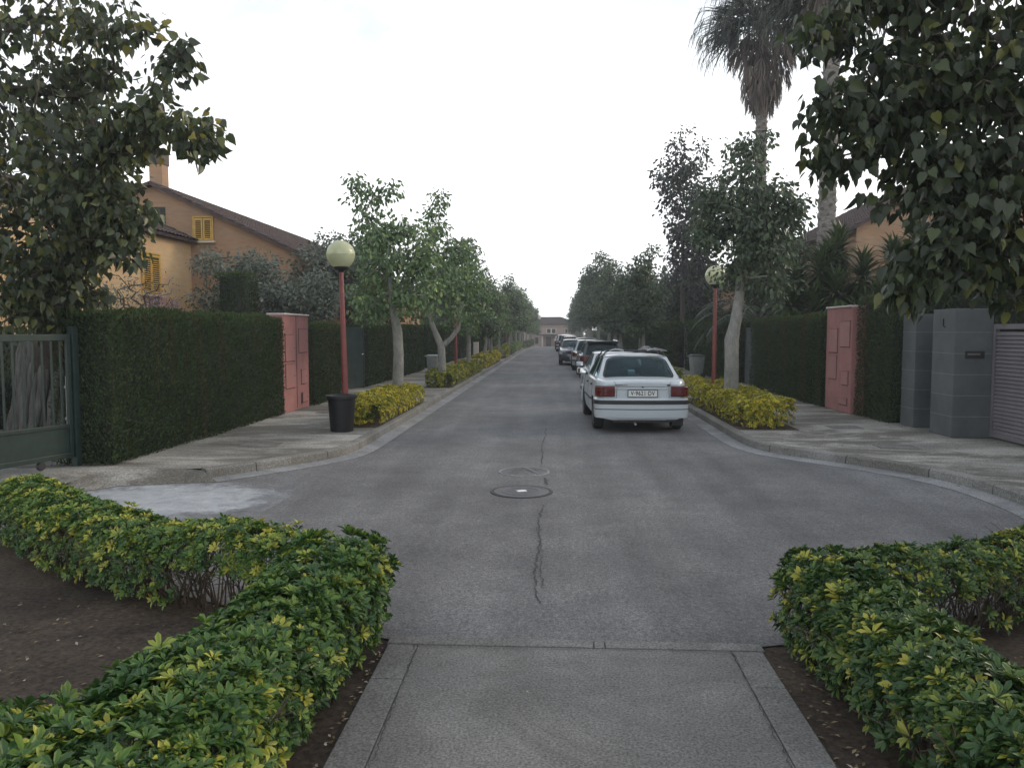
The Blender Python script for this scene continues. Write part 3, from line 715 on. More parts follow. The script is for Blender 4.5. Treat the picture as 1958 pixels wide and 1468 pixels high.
# hedges right
hedge(6.22, 7.3, 14.92, 16.5, 2.42, 'tall dark hedge between the right pink wall and the grey pillar', -1, 1500, .055, seed=8)
hedge(7.0, 8.2, 16.6, 17.6, 2.95, 'block of hedge standing higher behind the right pink wall', -1, 900, .06, seed=18, z0=.05)
hedge(6.05, 6.95, 18.1, 24.6, 2.08, 'dark clipped hedge from the right pink wall to the pale tree trunk', -1, 1500, .055, seed=9)
hedge(5.85, 6.6, 26.3, 35.5, 2.1, 'dark clipped hedge behind the right wheelie bin', -1, 600, .08, seed=10)
hedge(5.85, 6.6, 37.2, 52, 2.1, 'dark clipped hedge on the right beyond the mauve gate', -1, 300, .11, seed=11)
hedge(5.85, 6.6, 53.5, 80, 2.1, 'distant dark hedge on the right behind the parked cars', -1, 130, .17, seed=12)
hedge(5.85, 6.6, 81.5, 146, 2.1, 'farthest dark hedge on the right reaching the end of the street', -1, 50, .25, seed=13)
hedge(7.75, 8.6, 4.0, 17.5, 2.9, 'tall dark garden hedge behind the slatted gate', -1, 260, .09, seed=14)
hedge(-10.5, -9.6, 9.0, 16.0, 1.7, 'dark garden hedge inside the green gate', 1, 260, .09, seed=15)

# green gate on the left
d_ = Vector((-.32, -.947, 0)).normalized(); ang = math.atan2(d_.y, d_.x)
e = empty('metal_gate', (-6.13, 9.62, .13), ang, 'green barred metal gate at the left edge beside the end of the hedge', 'gate')
GL = 3.6; mb = MB()
mb.box(0, GL, -.025, .025, 1.60, 1.68).box(0, GL, -.02, .02, .50, .55).box(0, GL, -.025, .025, .12, .18).box(0, .05, -.024, .024, .18, 1.60)
mb.build('frame', M['gategreen'], e, bevel=.004)
mb = MB(); k = 0; x = .13
while x < GL: mb.box(x - .010, x + .010, -.010, .010, .551, 1.599); x += .125
mb.build('bars', M['gategreen'], e)
mb = MB().box(.05, GL, -.004, .004, .181, .499); x = .1
while x < GL:
    mb.tube([(x + .045 * math.cos(t), -.012, .34 + .12 * math.sin(t)) for t in [q * PI / 6 for q in range(13)]], .007, 5, False); x += .11
mb.build('kick_panel', M['gategreen'], e)
MB().box(-.09, -.01, -.05, .05, -.13, 1.78).build('post', M['gategreen'], e, bevel=.004)
MB().tube([(.03, -.04, .45), (.03, -.04, 1.15)], .011, 8).box(.0, .06, -.045, -.02, .6, .63).box(.0, .06, -.045, -.02, 1.0, 1.03).build('drop_bolt', M['rim'], e)
MB().lathe([(.001, -.025), (.05, -.025), (.06, 0), (.05, .025), (.001, .025)], 14, (.45, 0, .07), 'y').build('wheel', M['trim'], e)
o = MB().box(-9.4, -6.75, 13.5, 13.75, 0, 1.15).build('garden_wall', M['brick3'], bevel=.01)
tag(o, 'low reddish brick garden wall seen through the green gate', 'wall')

# other gates and doors along the hedges
def door_gate(x0, y0, x1, y1, h, mat, label, name='garden_door', post=True):
    a = math.atan2(y1 - y0, x1 - x0); L = math.hypot(x1 - x0, y1 - y0); e = empty(name, (x0, y0, .13 + gz(y0)), a, label, 'gate', 'garden gates between hedges')
    MB().box(.04, L - .04, -.02, .02, .04, h).build('panel', mat, e, bevel=.006)
    mb = MB().box(0, .04, -.035, .035, 0, h + .04).box(L - .04, L, -.035, .035, 0, h + .04).box(.04, L - .04, -.03, .03, h, h + .04); mb.build('frame', M['doorgreen'] if mat == M['doorgreen'] else mat, e, bevel=.003)
    MB().tube([(L - .12, -.02, 1.02), (L - .12, -.06, 1.02), (L - .22, -.06, 1.02)], .01, 6).build('handle', M['chrome'], e)
    return e
door_gate(-6.2, 20.75, -6.2, 22.6, 1.75, M['doorgreen'], 'dark green sheet metal door beyond the left lamp post')
door_gate(-6.15, 22.65, -5.85, 23.8, 1.80, M['doorgreen'], 'narrow dark panel at the near end of the hedge with the first left street tree')
door_gate(-6.25, 34.6, -6.25, 36.1, 1.9, M['doorgreen'], 'dark garden door beside the left wheelie bin')
door_gate(-6.25, 47.1, -6.25, 48.4, 1.9, M['doorgreen'], 'distant dark garden door among the thin left trunks')
door_gate(6.3, 24.75, 6.3, 26.2, 1.8, M['greywall'], 'grey metal door behind the pale right tree trunk')
door_gate(6.1, 35.6, 6.1, 37.1, 2.0, M['slat'], 'mauve grey garden door in the right hedge left of the bin')

# grey tiled pillars and slatted gate on the right
def pillar(x0, x1, y0, y1, h, label, joints):
    e = empty('gate_pillar', ((x0 + x1) / 2, (y0 + y1) / 2, .13), 0, label, 'pillar', 'grey tiled gate pillars'); a = (x1 - x0) / 2; b = (y1 - y0) / 2
    MB().box(-a, a, -b, b, 0, h).build('column', M['greywall'], e, bevel=.008)
    mb = MB()
    for z in joints:
        mb.box(-a - .002, a + .002, -b - .002, b + .002, z - .003, z + .003)
    mb.build('tile_joints', M['joint'], e); return e, a, b
pillar(6.40, 6.86, 14.30, 14.82, 2.02, 'grey tiled pillar next to the tall hedge, the farther of the two', [.34, .68, 1.02, 1.36, 1.70])
p2, a, b = pillar(6.42, 7.02, 12.98, 13.72, 2.08, 'grey tiled pillar with a letter slot beside the slatted gate', [.34, .68, 1.02, 1.36, 1.70])
lb = MB().box(-.13, .17, -b - .012, -b - .001, 1.28, 1.40).build('letter_slot', M['iron_dark'], p2, bevel=.003)
MB().box(-.10, .10, -b - .02, -b - .012, 1.335, 1.365).build('flap', M['letterbox'], lb)
def text_mesh(txt, size, mat, name, parent, Mx, ext=.002, xs=1.):
    cu = bpy.data.curves.new(name, 'FONT'); cu.body = txt; cu.size = size; cu.extrude = ext; cu.align_x = 'CENTER'; cu.align_y = 'CENTER'; cu.offset = size * .014; cu.space_character = 1.12
    to = bpy.data.objects.new(name, cu); C.objects.link(to); dg = bpy.context.evaluated_depsgraph_get()
    me = bpy.data.meshes.new_from_object(to.evaluated_get(dg)); bpy.data.objects.remove(to)
    me.transform(Matrix.Diagonal((xs, 1, 1, 1))); me.transform(Mx)
    return link(name, me, mat, parent)
MB().box(-a - .012, -a - .002, .0, .02, 1.80, 1.92).box(-a - .012, -a - .002, -.05, -.03, 1.78, 1.80).build('number_mark', M['iron_dark'], p2)  # small dark bars standing for an unreadable house number
MB().box(6.95, 7.0, 13.74, 14.28, .13, 1.95).build('recess_door', M['doorgreen'], None, bevel=.004)
o = bpy.data.objects['recess_door']; o.name = 'pedestrian_door'; tag(o, 'dark pedestrian door in the recess between the two grey pillars', 'door')
e = empty('slatted_gate', (7.04, 12.97, .13), -PI / 2 + .01, 'wide mauve grey gate of horizontal slats at the right edge', 'gate')
GL = 7.0
MB().box(0, .07, -.03, .03, .03, 1.83).box(.07, GL, -.03, .03, 1.75, 1.83).box(.07, GL, -.03, .03, .03, .10).box(GL, GL + .07, -.03, .03, .03, 1.83).box(3.4, 3.47, .031, .05, .1, 1.75).build('frame', M['slat'], e, bevel=.004)
mb = MB(); z = .13
while z < 1.74:
    mb.box(.07, GL, -.006, .006, -.03, .03, M=Matrix.Translation((0, 0, z)) @ Matrix.Rotation(rad(-28), 4, 'X')); z += .062
mb.build('slats', M['slat'], e)
MB().box(.07, GL, .04, .045, .1, 1.75).build('backing_sheet', M['trim'], e)

# wheelie bins
def bin_(x, y, label, body, lid, rz=0, s=1.):
    e = empty('wheelie_bin', (x, y, .13 + gz(y)), rz, label, 'bin', 'wheelie bins on the pavements'); e.scale = (s, s, s)
    vs = []
    for z, w, d in ((.10, .17, .17), (.12, .185, .19), (.80, .225, .25), (.82, .24, .265), (.85, .24, .265)):
        vs += [(-w, -d, z), (w, -d, z), (w, d, z), (-w, d, z)]
    fs = [(3, 2, 1, 0), (16, 17, 18, 19)] + [(4 * i + k, 4 * i + (k + 1) % 4, 4 * i + 4 + (k + 1) % 4, 4 * i + 4 + k) for i in range(4) for k in range(4)]
    MB().add(vs, fs).build('body', body, e, bevel=.02, seg=3, smooth=.5)
    vs = []
    for z, w, d in ((.855, .25, .28), (.885, .25, .28), (.93, .17, .2)): vs += [(-w, -d, z), (w, -d, z), (w, d, z), (-w, d, z)]
    fs = [(3, 2, 1, 0), (8, 9, 10, 11)] + [(4 * i + k, 4 * i + (k + 1) % 4, 4 * i + 4 + (k + 1) % 4, 4 * i + 4 + k) for i in range(2) for k in range(4)]
    MB().add(vs, fs).build('lid', lid, e, bevel=.015, seg=3, smooth=.5)
    for sx_ in (-1, 1): MB().lathe([(.001, -.02), (.09, -.02), (.1, 0), (.09, .02), (.001, .02)], 16, (sx_ * .2, .2, .1), 'x').build('wheel', M['rubber'], e)
    MB().tube([(-.2, .27, .83), (-.2, .33, .88), (.2, .33, .88), (.2, .27, .83)], .014, 6).build('handle', lid, e)
    return e
bin_(-4.78, 30.6, 'grey wheelie bin on the left pavement beside a garden door', M['bingrey'], M['bingrey'], PI / 2, .86)
bin_(5.27, 29.4, 'pale wheelie bin with dark lid on the right pavement behind the golden shrubs', M['bingrey'], M['bindark'], -PI / 2 + .2, .93)
bin_(4.6, 57, 'small wheelie bin with green lid far along the right pavement among the trunks', M['bingrey'], M['bingreen'], -PI / 2)
o = MB().box(-.16, .16, -.12, .12, 0, .95).box(-.18, .18, -.14, .14, .95, .99).build('utility_post', M['cap'], bevel=.01); o.location = (-5.2, 52, .13)
tag(o, 'small pale utility post standing on the left pavement among the thin trunks', 'utility post')

#PART3
# ------------------------------------------------------------ houses
def corrugated(name, p00, p10, p01, p11, mat, parent, period=.24, amp=.03, rows=None, thick=.09):
    """tiled roof plane: p00-p10 along the eave, p01-p11 along the ridge; ribs run from eave to ridge"""
    a, b, c, d = map(Vector, (p00, p10, p01, p11)); L = (b - a).length; H = (c - a).length
    n = max(6, int(L / period) * 6); m = rows or max(2, int(H / .38)); nn = (b - a).cross(c - a).normalized()
    if nn.z < 0: nn = -nn
    vs = []; fs = []
    for j in range(m * 2):
        t = (j // 2 + (j % 2)) / m
        for i in range(n + 1):
            s = i / n; p = (a * (1 - s) + b * s) * (1 - t) + (c * (1 - s) + d * s) * t
            h = abs(math.sin(PI * s * L / period)) * amp * 1.6 + (.0 if j % 2 else .028)
            vs.append(p + nn * h)
    for j in range(m * 2 - 1):
        for i in range(n): fs.append((j * (n + 1) + i, j * (n + 1) + i + 1, (j + 1) * (n + 1) + i + 1, (j + 1) * (n + 1) + i))
    mb = MB().add(vs, fs)
    q = [a, b, d, c]; lo = [p - nn * thick for p in q]; hi = [p - nn * .004 for p in q]
    mb.add(hi + lo, [(0, 1, 2, 3), (7, 6, 5, 4), (0, 4, 5, 1), (1, 5, 6, 2), (2, 6, 7, 3), (3, 7, 4, 0)], 0)
    return mb.build(name, mat, parent)

def window(parent, w, h, x, y, z, face, mats, shutters=True, sill=True, open_leaf=False, name='window'):
    """face: 'x' (looks to +x) or 'y' (looks to -y). x,y,z = centre of the sill line."""
    rot = Matrix.Rotation(PI / 2, 4, 'Z') if face == 'x' else Matrix.Identity(4)
    if face == '-x': rot = Matrix.Rotation(-PI / 2, 4, 'Z')
    T = Matrix.Translation((x, y, z)) @ rot
    f = MB().box(-w / 2, w / 2, -.03, .0, 0, h, 0, T).build(name, M['darkroom'], parent)
    g = MB().box(-w / 2 - .05, -w / 2, -.05, .0, 0, h + .05, 0, T).box(w / 2, w / 2 + .05, -.05, 0, 0, h + .05, 0, T).box(-w / 2, w / 2, -.05, 0, h, h + .05, 0, T).build('frame', mats, f)
    if shutters:
        for s in (-1, 1):
            mb = MB(); a, b = sorted((s * .012, s * (w / 2 - .005)))
            mb.box(a, a + .05, -.055, -.031, .02, h - .02, 0, T).box(b - .05, b, -.055, -.031, .02, h - .02, 0, T).box(a + .05, b - .05, -.055, -.031, .02, .09, 0, T).box(a + .05, b - .05, -.055, -.031, h - .09, h - .02, 0, T)
            z_ = .13
            while z_ < h - .12:
                mb.box(a + .05, b - .05, -.03, .03, -.004, .004, 0, T @ Matrix.Translation((0, -.045, z_)) @ Matrix.Rotation(rad(35), 4, 'X')); z_ += .065
            mb.build('shutter', mats, f)
    if sill: MB().box(-w / 2 - .12, w / 2 + .12, -.14, 0, -.07, -.004, 0, T).build('sill', M['sill'], f)
    return f

def gable_house(name, y0, y1, xa, za, xl, zl, xr, zr, label, wall, z0=0., group='brick houses behind the hedges'):
    """gable wall faces the camera: apex (xa,za), low ends (xl,zl) (xr,zr)"""
    e = empty(name, ((xl + xr) / 2, y0, z0), 0, label, 'house', group); ox = (xl + xr) / 2
    P = [(xl - ox, 0, -.1), (xr - ox, 0, -.1), (xr - ox, 0, zr), (xa - ox, 0, za), (xl - ox, 0, zl)]; D = y1 - y0
    MB().add(P + [(p[0], D, p[2]) for p in P], [(0, 1, 2, 3, 4), (9, 8, 7, 6, 5), (1, 6, 7, 2), (5, 0, 4, 9), (0, 5, 6, 1)]).build('wall', wall, e)
    ov = .45; k = (za - zr) / (xr - xa)
    r1 = corrugated('roof', (xr + ov - ox, -.30, zr - ov * k + .10), (xr + ov - ox, D + .3, zr - ov * k + .10), (xa - ox, -.30, za + .10), (xa - ox, D + .3, za + .10), M['roof'], e)
    k2 = (za - zl) / (xa - xl)
    corrugated('roof', (xl - ov - ox, -.30, zl - ov * k2 + .10), (xl - ov - ox, D + .3, zl - ov * k2 + .10), (xa - .01 - ox, -.30, za + .10), (xa - .01 - ox, D + .3, za + .10), M['roof'], e)
    return e, ox
def chimney(parent, x, y, z0, z1, w, wall):
    c = MB().box(x - w / 2, x + w / 2, y - w / 2, y + w / 2, z0, z1 - .42).build('chimney', wall, parent)
    MB().box(x - w / 2 - .03, x + w / 2 + .03, y - w / 2 - .03, y + w / 2 + .03, z1 - .418, z1).build('chimney_cap', M['capbrown'], c, bevel=.01)

# left house: gable wall to the camera, lower front block to the street
e, ox = gable_house('brick_house', 26.3, 42, -13.6, 6.75, -24, 2.2, -7.2, 3.75, 'orange brick house on the left with long sloping tiled roof, chimney and shutters', M['brick2'])
chimney(e, -13.85 - ox, .9, 6.0, 8.05, .46, M['brick2'])
window(e, .62, .78, -11.9 - ox, -.003, 4.9, 'y', M['shutter'])
MB().box(-14.0 - ox, -13.2 - ox, -.012, -.002, 5.5, 6.05).build('loggia_opening', M['darkroom'], e)
b = MB().box(-20 - ox, -12.35 - ox, -9.6, -.01, -.1, 4.82).build('front_wing', M['brick'], e)  # brick lighter than the gable's: the wing's warm sunlight is put into the colour
corrugated('wing_roof', (-12.05 - ox, -9.9, 4.88), (-12.05 - ox, -.02, 4.88), (-14.4 - ox, -9.9, 5.95), (-14.4 - ox, -.02, 5.95), M['roof'], b)
MB().box(-20 - ox, -14.4 - ox, -9.5, -.02, 4.82, 5.9).build('wing_parapet', M['brick'], b)
window(b, 1.02, 1.22, -12.349 - ox, -2.75, 2.98, 'x', M['shutter'])
# next houses on the left, only roof line and chimney show
e, ox = gable_house('brick_house', 47, 60, -17, 6.6, -24, 4, -10, 4.0, 'brick house farther back on the left, its chimney showing over the long roof', M['brick2'])
chimney(e, -16.6 - ox, 1, 6.0, 7.6, .55, M['brick'])
e, ox = gable_house('brick_house', 72, 86, -17, 6.6, -24, 4, -10, 4.0, 'brick house far down the left side behind the trees', M['brick2'])
# right house
e, ox = gable_house('brick_house', 28.5, 42, 15.6, 8.1, 10.6, 5.5, 21, 5.5, 'brown brick house on the right behind the palms, roof edge rising to the right', M['brick2'])
f = MB().box(13.0 - ox, 14.2 - ox, -.05, -.003, 3.85, 5.05).build('window', M['cream'], e)
MB().box(13.08 - ox, 14.12 - ox, -.06, -.051, 3.93, 4.5).build('pane', M['darkroom'], f)
b = MB().box(13.5 - ox, 22 - ox, -6, -.01, -.1, 3.5).build('porch_wing', M['brick'], e)
corrugated('wing_roof', (13.2 - ox, -6.3, 3.52), (22 - ox, -6.3, 3.52), (13.2 - ox, -.02, 4.6), (22 - ox, -.02, 4.6), M['roof'], b)
e, ox = gable_house('brick_house', 52, 66, 16, 6.8, 10, 4, 22, 4.0, 'brick house far down the right side behind the trees', M['brick2'])

# house closing the street
zb = gz(150); e = empty('end_house', (0, 152, zb), 0, 'distant pinkish brick house closing the end of the street, with white windows and porch', 'house')
MB().box(-9, 4.6, 0, 9, -.1, 4.15).build('wall', M['brick3'], e)
MB().box(-9, 4.6, -.12, -.001, 3.95, 4.15).build('cornice', M['cream'], e)
corrugated('roof', (-9.4, -.5, 4.2), (5.0, -.5, 4.2), (-5.5, 4.5, 5.7), (1.2, 4.5, 5.7), M['roof'], e, period=.5, amp=.05)
corrugated('roof', (5.0, -.5, 4.2), (5.0, 9.5, 4.2), (1.2, 4.5, 5.7), (1.25, 4.8, 5.7), M['roof'], e, period=.5, amp=.05)
MB().box(-3.6, -2.7, 3, 4, 5.2, 6.1).build('dormer', M['cream'], e)
for x, w in ((-3.2, .9), (-.6, 1.9), (2.6, 1.2)):
    f = MB().box(x - w / 2, x + w / 2, -.04, -.002, 2.45, 3.45).build('window', M['cream'], e)
    for s in (-1, 1): MB().box(x + s * w / 4 - w * .18, x + s * w / 4 + w * .18, -.05, -.041, 2.55, 3.35).build('pane', M['darkroom'], f)
MB().box(-2.6, .6, -2.2, -.01, 2.05, 2.3).build('porch_roof', M['roof'], e)
for x in (-2.3, .3): MB().box(x - .14, x + .14, -2.1, -1.8, 0, 2.05).build('porch_column', M['cream'], e)
MB().box(-1.6, -.6, -.03, -.002, 0, 1.9).build('door', M['maroon'], e)
MB().box(-3.7, -3.1, -.03, -.002, .5, 1.7).build('window', M['darkroom'], e)
o = MB().box(1.6, 4.0, -.15, .15, 0, 1.3).build('garden_wall', M['cream'], bevel=.01); o.location = (0, 149.2, zb); tag(o, 'short pale wall at the far end of the street behind the last parked cars', 'wall')

# ------------------------------------------------------------ cars
def lerp(a, b, t): return a + (b - a) * t
def curve(pts, y):
    if y <= pts[0][0]: return pts[0][1]
    for i in range(len(pts) - 1):
        if y <= pts[i + 1][0]:
            t = (y - pts[i][0]) / (pts[i + 1][0] - pts[i][0]); t = t * t * (3 - 2 * t) * .5 + t * .5
            return lerp(pts[i][1], pts[i + 1][1], t)
    return pts[-1][1]

def patch(mb_frame, mb_glass, c, ins, n=6, bulge=.02, off=0., nrm_=None, m=0, rnd=.25):
    """window patch: c = 4 corners (bl, br, tr, tl); ins = (left, right, bottom, top) fractions; frame ring + glass"""
    c = [Vector(p) for p in c]; nn = (c[1] - c[0]).cross(c[3] - c[0]).normalized()
    if nrm_ is not None and nn.dot(Vector(nrm_)) < 0: nn = -nn
    def P(u, v, o=0.):
        p = (c[0] * (1 - u) + c[1] * u) * (1 - v) + (c[3] * (1 - u) + c[2] * u) * v
        return p + nn * (bulge * 16 * u * (1 - u) * v * (1 - v) + o)
    u0, u1, v0, v1 = ins[0], 1 - ins[1], ins[2], 1 - ins[3]
    K = 32; inner = []; outer = []
    for k in range(K):
        th = 2 * PI * (k + .5) / K; cx_, sy = math.cos(th), math.sin(th); e_ = .28
        a = math.copysign(abs(cx_) ** e_, cx_); b_ = math.copysign(abs(sy) ** e_, sy); mm = max(abs(cx_), abs(sy))
        inner.append((lerp(u0, u1, (a + 1) / 2), lerp(v0, v1, (b_ + 1) / 2))); outer.append(((cx_ / mm + 1) / 2, (sy / mm + 1) / 2))
    # exact corners for the outer ring
    for ci, q in ((4, (1, 1)), (12, (0, 1)), (20, (0, 0)), (28, (1, 0))):
        outer[ci - 1 if False else ci] = q
    vs = [P(*q) for q in outer] + [P(*q) for q in inner] + [P(*q, o=-.02) for q in inner]
    fs = [(k, (k + 1) % K, K + (k + 1) % K, K + k) for k in range(K)] + [(K + k, K + (k + 1) % K, 2 * K + (k + 1) % K, 2 * K + k) for k in range(K)]
    mb_frame.add(vs, fs, m)
    # glass as radial grid, 6 mm inside
    ctr = ((u0 + u1) / 2, (v0 + v1) / 2); R = 4; vs = [P(*ctr, o=-.006)]
    for r_ in range(1, R + 1):
        for q in inner: vs.append(P(lerp(ctr[0], q[0], r_ / R), lerp(ctr[1], q[1], r_ / R), -.006))
    fs = [(0, 1 + k, 1 + (k + 1) % K) for k in range(K)] + [(1 + r_ * K + k, 1 + r_ * K + (k + 1) % K, 1 + (r_ + 1) * K + (k + 1) % K, 1 + (r_ + 1) * K + k) for r_ in range(R - 1) for k in range(K)]
    mb_glass.add(vs, fs)
    # black rubber seal: thin ring just proud of the frame
    return [P(*q, o=.003) for q in inner], [P(lerp(ctr[0], q[0], 1.06), lerp(ctr[1], q[1], 1.09), .003) for q in inner]

def plan_path(hw, y0, rc, side, n=6, bow=.05):
    """plan outline of one car end from the left side round to the right, as (x,y,nx,ny)"""
    pts = [(-hw, side), (-hw, y0 + rc + bow)]
    for k in range(1, n): t = k / n * PI / 2; pts.append((-hw + rc - rc * math.cos(t), y0 + bow + rc - rc * math.sin(t)))
    m = 8
    for k in range(m + 1):
        s = k / m * 2 - 1; x = s * (hw - rc); pts.append((x, y0 + bow * (abs(s) ** 2.2)))
    for k in range(n - 1, 0, -1): t = k / n * PI / 2; pts.append((hw - rc + rc * math.cos(t), y0 + bow + rc - rc * math.sin(t)))
    pts += [(hw, y0 + rc + bow), (hw, side)]
    P = [Vector(p) for p in pts]; out = []
    for i, p in enumerate(P):
        t = (P[min(i + 1, len(P) - 1)] - P[max(i - 1, 0)]).normalized(); out.append((p.x, p.y, t.y, -t.x))
    return out
def end_sweep(path, prof, sel=None, flip=1, y_map=None):
    """prof: [(z, out)] swept along a plan path, closed at both ends"""
    if sel: path = [p for p in path if sel(p[0], p[1])]
    mb = MB(); k = len(prof); vs = []
    for x, y, nx, ny in path:
        for z, o in prof: vs.append((x + nx * o, y + ny * o, z))
    fs = [(i * k + j, i * k + (j + 1) % k, (i + 1) * k + (j + 1) % k, (i + 1) * k + j) for i in range(len(path) - 1) for j in range(k)]
    fs += [tuple(range(k - 1, -1, -1)), tuple((len(path) - 1) * k + j for j in range(k))]
    if y_map: vs = [(x, y_map(y), z) for x, y, z in vs]
    return mb.add(vs, fs)

def make_car(name, loc, rz, label, paint, S, group='cars parked along the right kerb', detail=True, glass=None, plate=None):
    """S: dimensions. y=0 rear bumper, y=L front"""
    e = empty(name, loc, rz, label, 'car', group); L = S['L']; hw = S['W'] / 2; P = S['top']; glass = glass or M['glassdark']
    rb, rr, rf, fb = S['rb'], S['rr'], S['rf'], S['fb']; zr = S['H']; gr = S['gr']; gt = hw - .04
    ys = [.10, .13, .18] + [lerp(.24, L - .24, i / 34) for i in range(35)] + [L - .18, L - .13, L - .10]
    wy = S['wheels']; WR = S.get('WR', .30)
    sec = []
    for y in ys:
        d = min(y - .10, L - .10 - y); inset = .0 + .16 * (1 - min(1, d / .38)) ** 2.2
        w = hw - inset - .035 * max(0, (y - L * .62) / (L * .38)) ** 2; zt = curve(P, y); zl = S['sill']
        dz = .045 * (1 - min(1, d / .06)) ** 2; zt -= dz
        h = zt - zl; cr = .035
        sec.append([(0, zl), (w * .82, zl), (w * .955, zl + .02), (w * .985, zl + h * .22), (w, zl + h * .45), (w * .998, zl + h * .62), (w * .985, zl + h * .80), (w * .972, zt - .055), (w * .955, zt - .02), (w * .93, zt), (w * .80, zt + cr * .35), (w * .45, zt + cr * .85), (0, zt + cr)])
    k = len(sec[0]); vs = []; fs = []; ms = []
    for y, s_ in zip(ys, sec):
        vs += [(x, y, z) for x, z in s_] + [(-x, y, z) for x, z in s_[1:-1]]
    n2 = 2 * k - 2
    def idx(j): return j if j < k else None
    ring = list(range(k)) + list(range(n2 - 1, k - 1, -1))   # around: right side up, then left side down
    for i in range(len(ys) - 1):
        ym = (ys[i] + ys[i + 1]) / 2
        for j in range(n2):
            a, b_ = ring[j], ring[(j + 1) % n2]
            top_in = (j in (9, 10, 11)) or (n2 - 1 - j in (9, 10, 11))
            fs.append((i * n2 + a, i * n2 + b_, (i + 1) * n2 + b_, (i + 1) * n2 + a)); ms.append(1 if (top_in and rb + .05 < ym < fb - .05) or j in (0, n2 - 1) else 0)
    for base in (0, (len(ys) - 1) * n2):
        for j in range(k - 1):
            r0, r1 = j, j + 1; l0 = 0 if j == 0 else k + j - 1; l1 = k - 1 if j + 1 == k - 1 else k + j
            f = tuple(dict.fromkeys((base + r0, base + r1, base + l1, base + l0)))
            if len(f) >= 3: fs.append(f); ms.append(0)
    mb = MB(); mb.v = [tuple(v) for v in vs]; mb.f = fs; mb.m = ms
    me = mb.me('body'); bm = bmesh.new(); bm.from_mesh(me); bmesh.ops.remove_doubles(bm, verts=bm.verts, dist=1e-5); bmesh.ops.recalc_face_normals(bm, faces=bm.faces); bm.to_mesh(me); bm.free()
    body = link('body', me, [paint, M['trim']])
    # wheel arches
    cut = MB()
    for y in wy:
        for s in (-1, 1): cut.lathe([(WR + .055, s * (hw - .30)), (WR + .055, s * (hw + .2))] if s > 0 else [(WR + .055, s * (hw + .2)), (WR + .055, s * (hw - .30))], 28, (0, y, WR + .01), 'x')
    cme = cut.me('cut'); bmc = bmesh.new(); bmc.from_mesh(cme); bmesh.ops.recalc_face_normals(bmc, faces=bmc.faces); bmc.to_mesh(cme); bmc.free()
    co = link('cut', cme, [M['trim']])
    md = body.modifiers.new('b', 'BOOLEAN'); md.object = co; md.operation = 'DIFFERENCE'; md.solver = 'EXACT'
    dg = bpy.context.evaluated_depsgraph_get(); me2 = bpy.data.meshes.new_from_object(body.evaluated_get(dg)); body.modifiers.clear(); body.data = me2
    bpy.data.objects.remove(co)
    while len(me2.materials) > 2: me2.materials.pop()
    for f in me2.polygons:
        c_ = f.center
        for y in wy:
            r_ = math.hypot(c_.y - y, c_.z - WR - .01)
            if r_ < WR + .06 and abs(c_.x) < hw - .02 and c_.z < WR * 2.2: f.material_index = 1
    shade(me2, .55)
    # greenhouse: frames (paint) and panes
    zt = lambda y: curve(P, y)
    fr = MB(); panes = []; seals = MB()
    gb = S.get('gb', hw - .075)
    def seal(io):
        i_, o_ = io; K = len(i_); seals.add(list(o_) + list(i_), [(q, (q + 1) % K, K + (q + 1) % K, K + q) for q in range(K)])
    RB = [(-gb, rb, zt(rb) - .01), (gb, rb, zt(rb) - .01), (gr, rr, zr - .015), (-gr, rr, zr - .015)]
    g = MB(); seal(patch(fr, g, RB, S.get('rins', (.075, .075, .05, .09)), bulge=.035, nrm_=(0, -1, .3))); panes.append(('rear_window', g))
    FB = [(gb, fb, zt(fb) - .01), (-gb, fb, zt(fb) - .01), (-gr, rf, zr - .015), (gr, rf, zr - .015)]
    g = MB(); seal(patch(fr, g, FB, (.06, .06, .05, .08), bulge=.05, nrm_=(0, 1, .3))); panes.append(('windscreen', g))
    for s in (-1, 1):
        B0, B1, T0, T1 = Vector((s * gb, rb, zt(rb) - .01)), Vector((s * gb, fb, zt(fb) - .01)), Vector((s * gr, rr, zr - .015)), Vector((s * gr, rf, zr - .015))
        for (b0, b1, t0, t1) in S['side']:
            c_ = [B0.lerp(B1, b0), B0.lerp(B1, b1), T0.lerp(T1, t1), T0.lerp(T1, t0)]
            ww = max(.2, (c_[1] - c_[0]).length)
            g = MB(); seal(patch(fr, g, c_, (.035 / ww + .02, .035 / ww + .02, .02, .09), bulge=.012, nrm_=(s, 0, .2))); panes.append(('side_window', g))
    fr.build('window_frames', paint, e, smooth=.5)
    for nm, g in panes: g.build(nm, glass, e, smooth=1.)
    seals.build('window_seals', M['trim'], e)
    # roof
    vs = []; nu, nv = 12, 8
    for j in range(nv + 1):
        for i in range(nu + 1):
            u = i / nu * 2 - 1; v = j / nv; x = u * (gr + .012); y = lerp(rr - .012, rf + .012, v) - .03 * (1 - u * u) * (1 - v) + .05 * (1 - u * u) * v
            edge = max(abs(u), abs(2 * v - 1)); z = zr - .012 + .042 * (1 - u * u) ** .6 * (1 - (2 * v - 1) ** 4 * .8) + (.012 if edge < .99 else 0)
            vs.append((x, y, z))
    fs = [(j * (nu + 1) + i, j * (nu + 1) + i + 1, (j + 1) * (nu + 1) + i + 1, (j + 1) * (nu + 1) + i) for j in range(nv) for i in range(nu)]
    rf_ = MB().add(vs, fs)
    rf_.build('roof', S.get('roofmat', paint), e, smooth=.9)
    body.parent = e
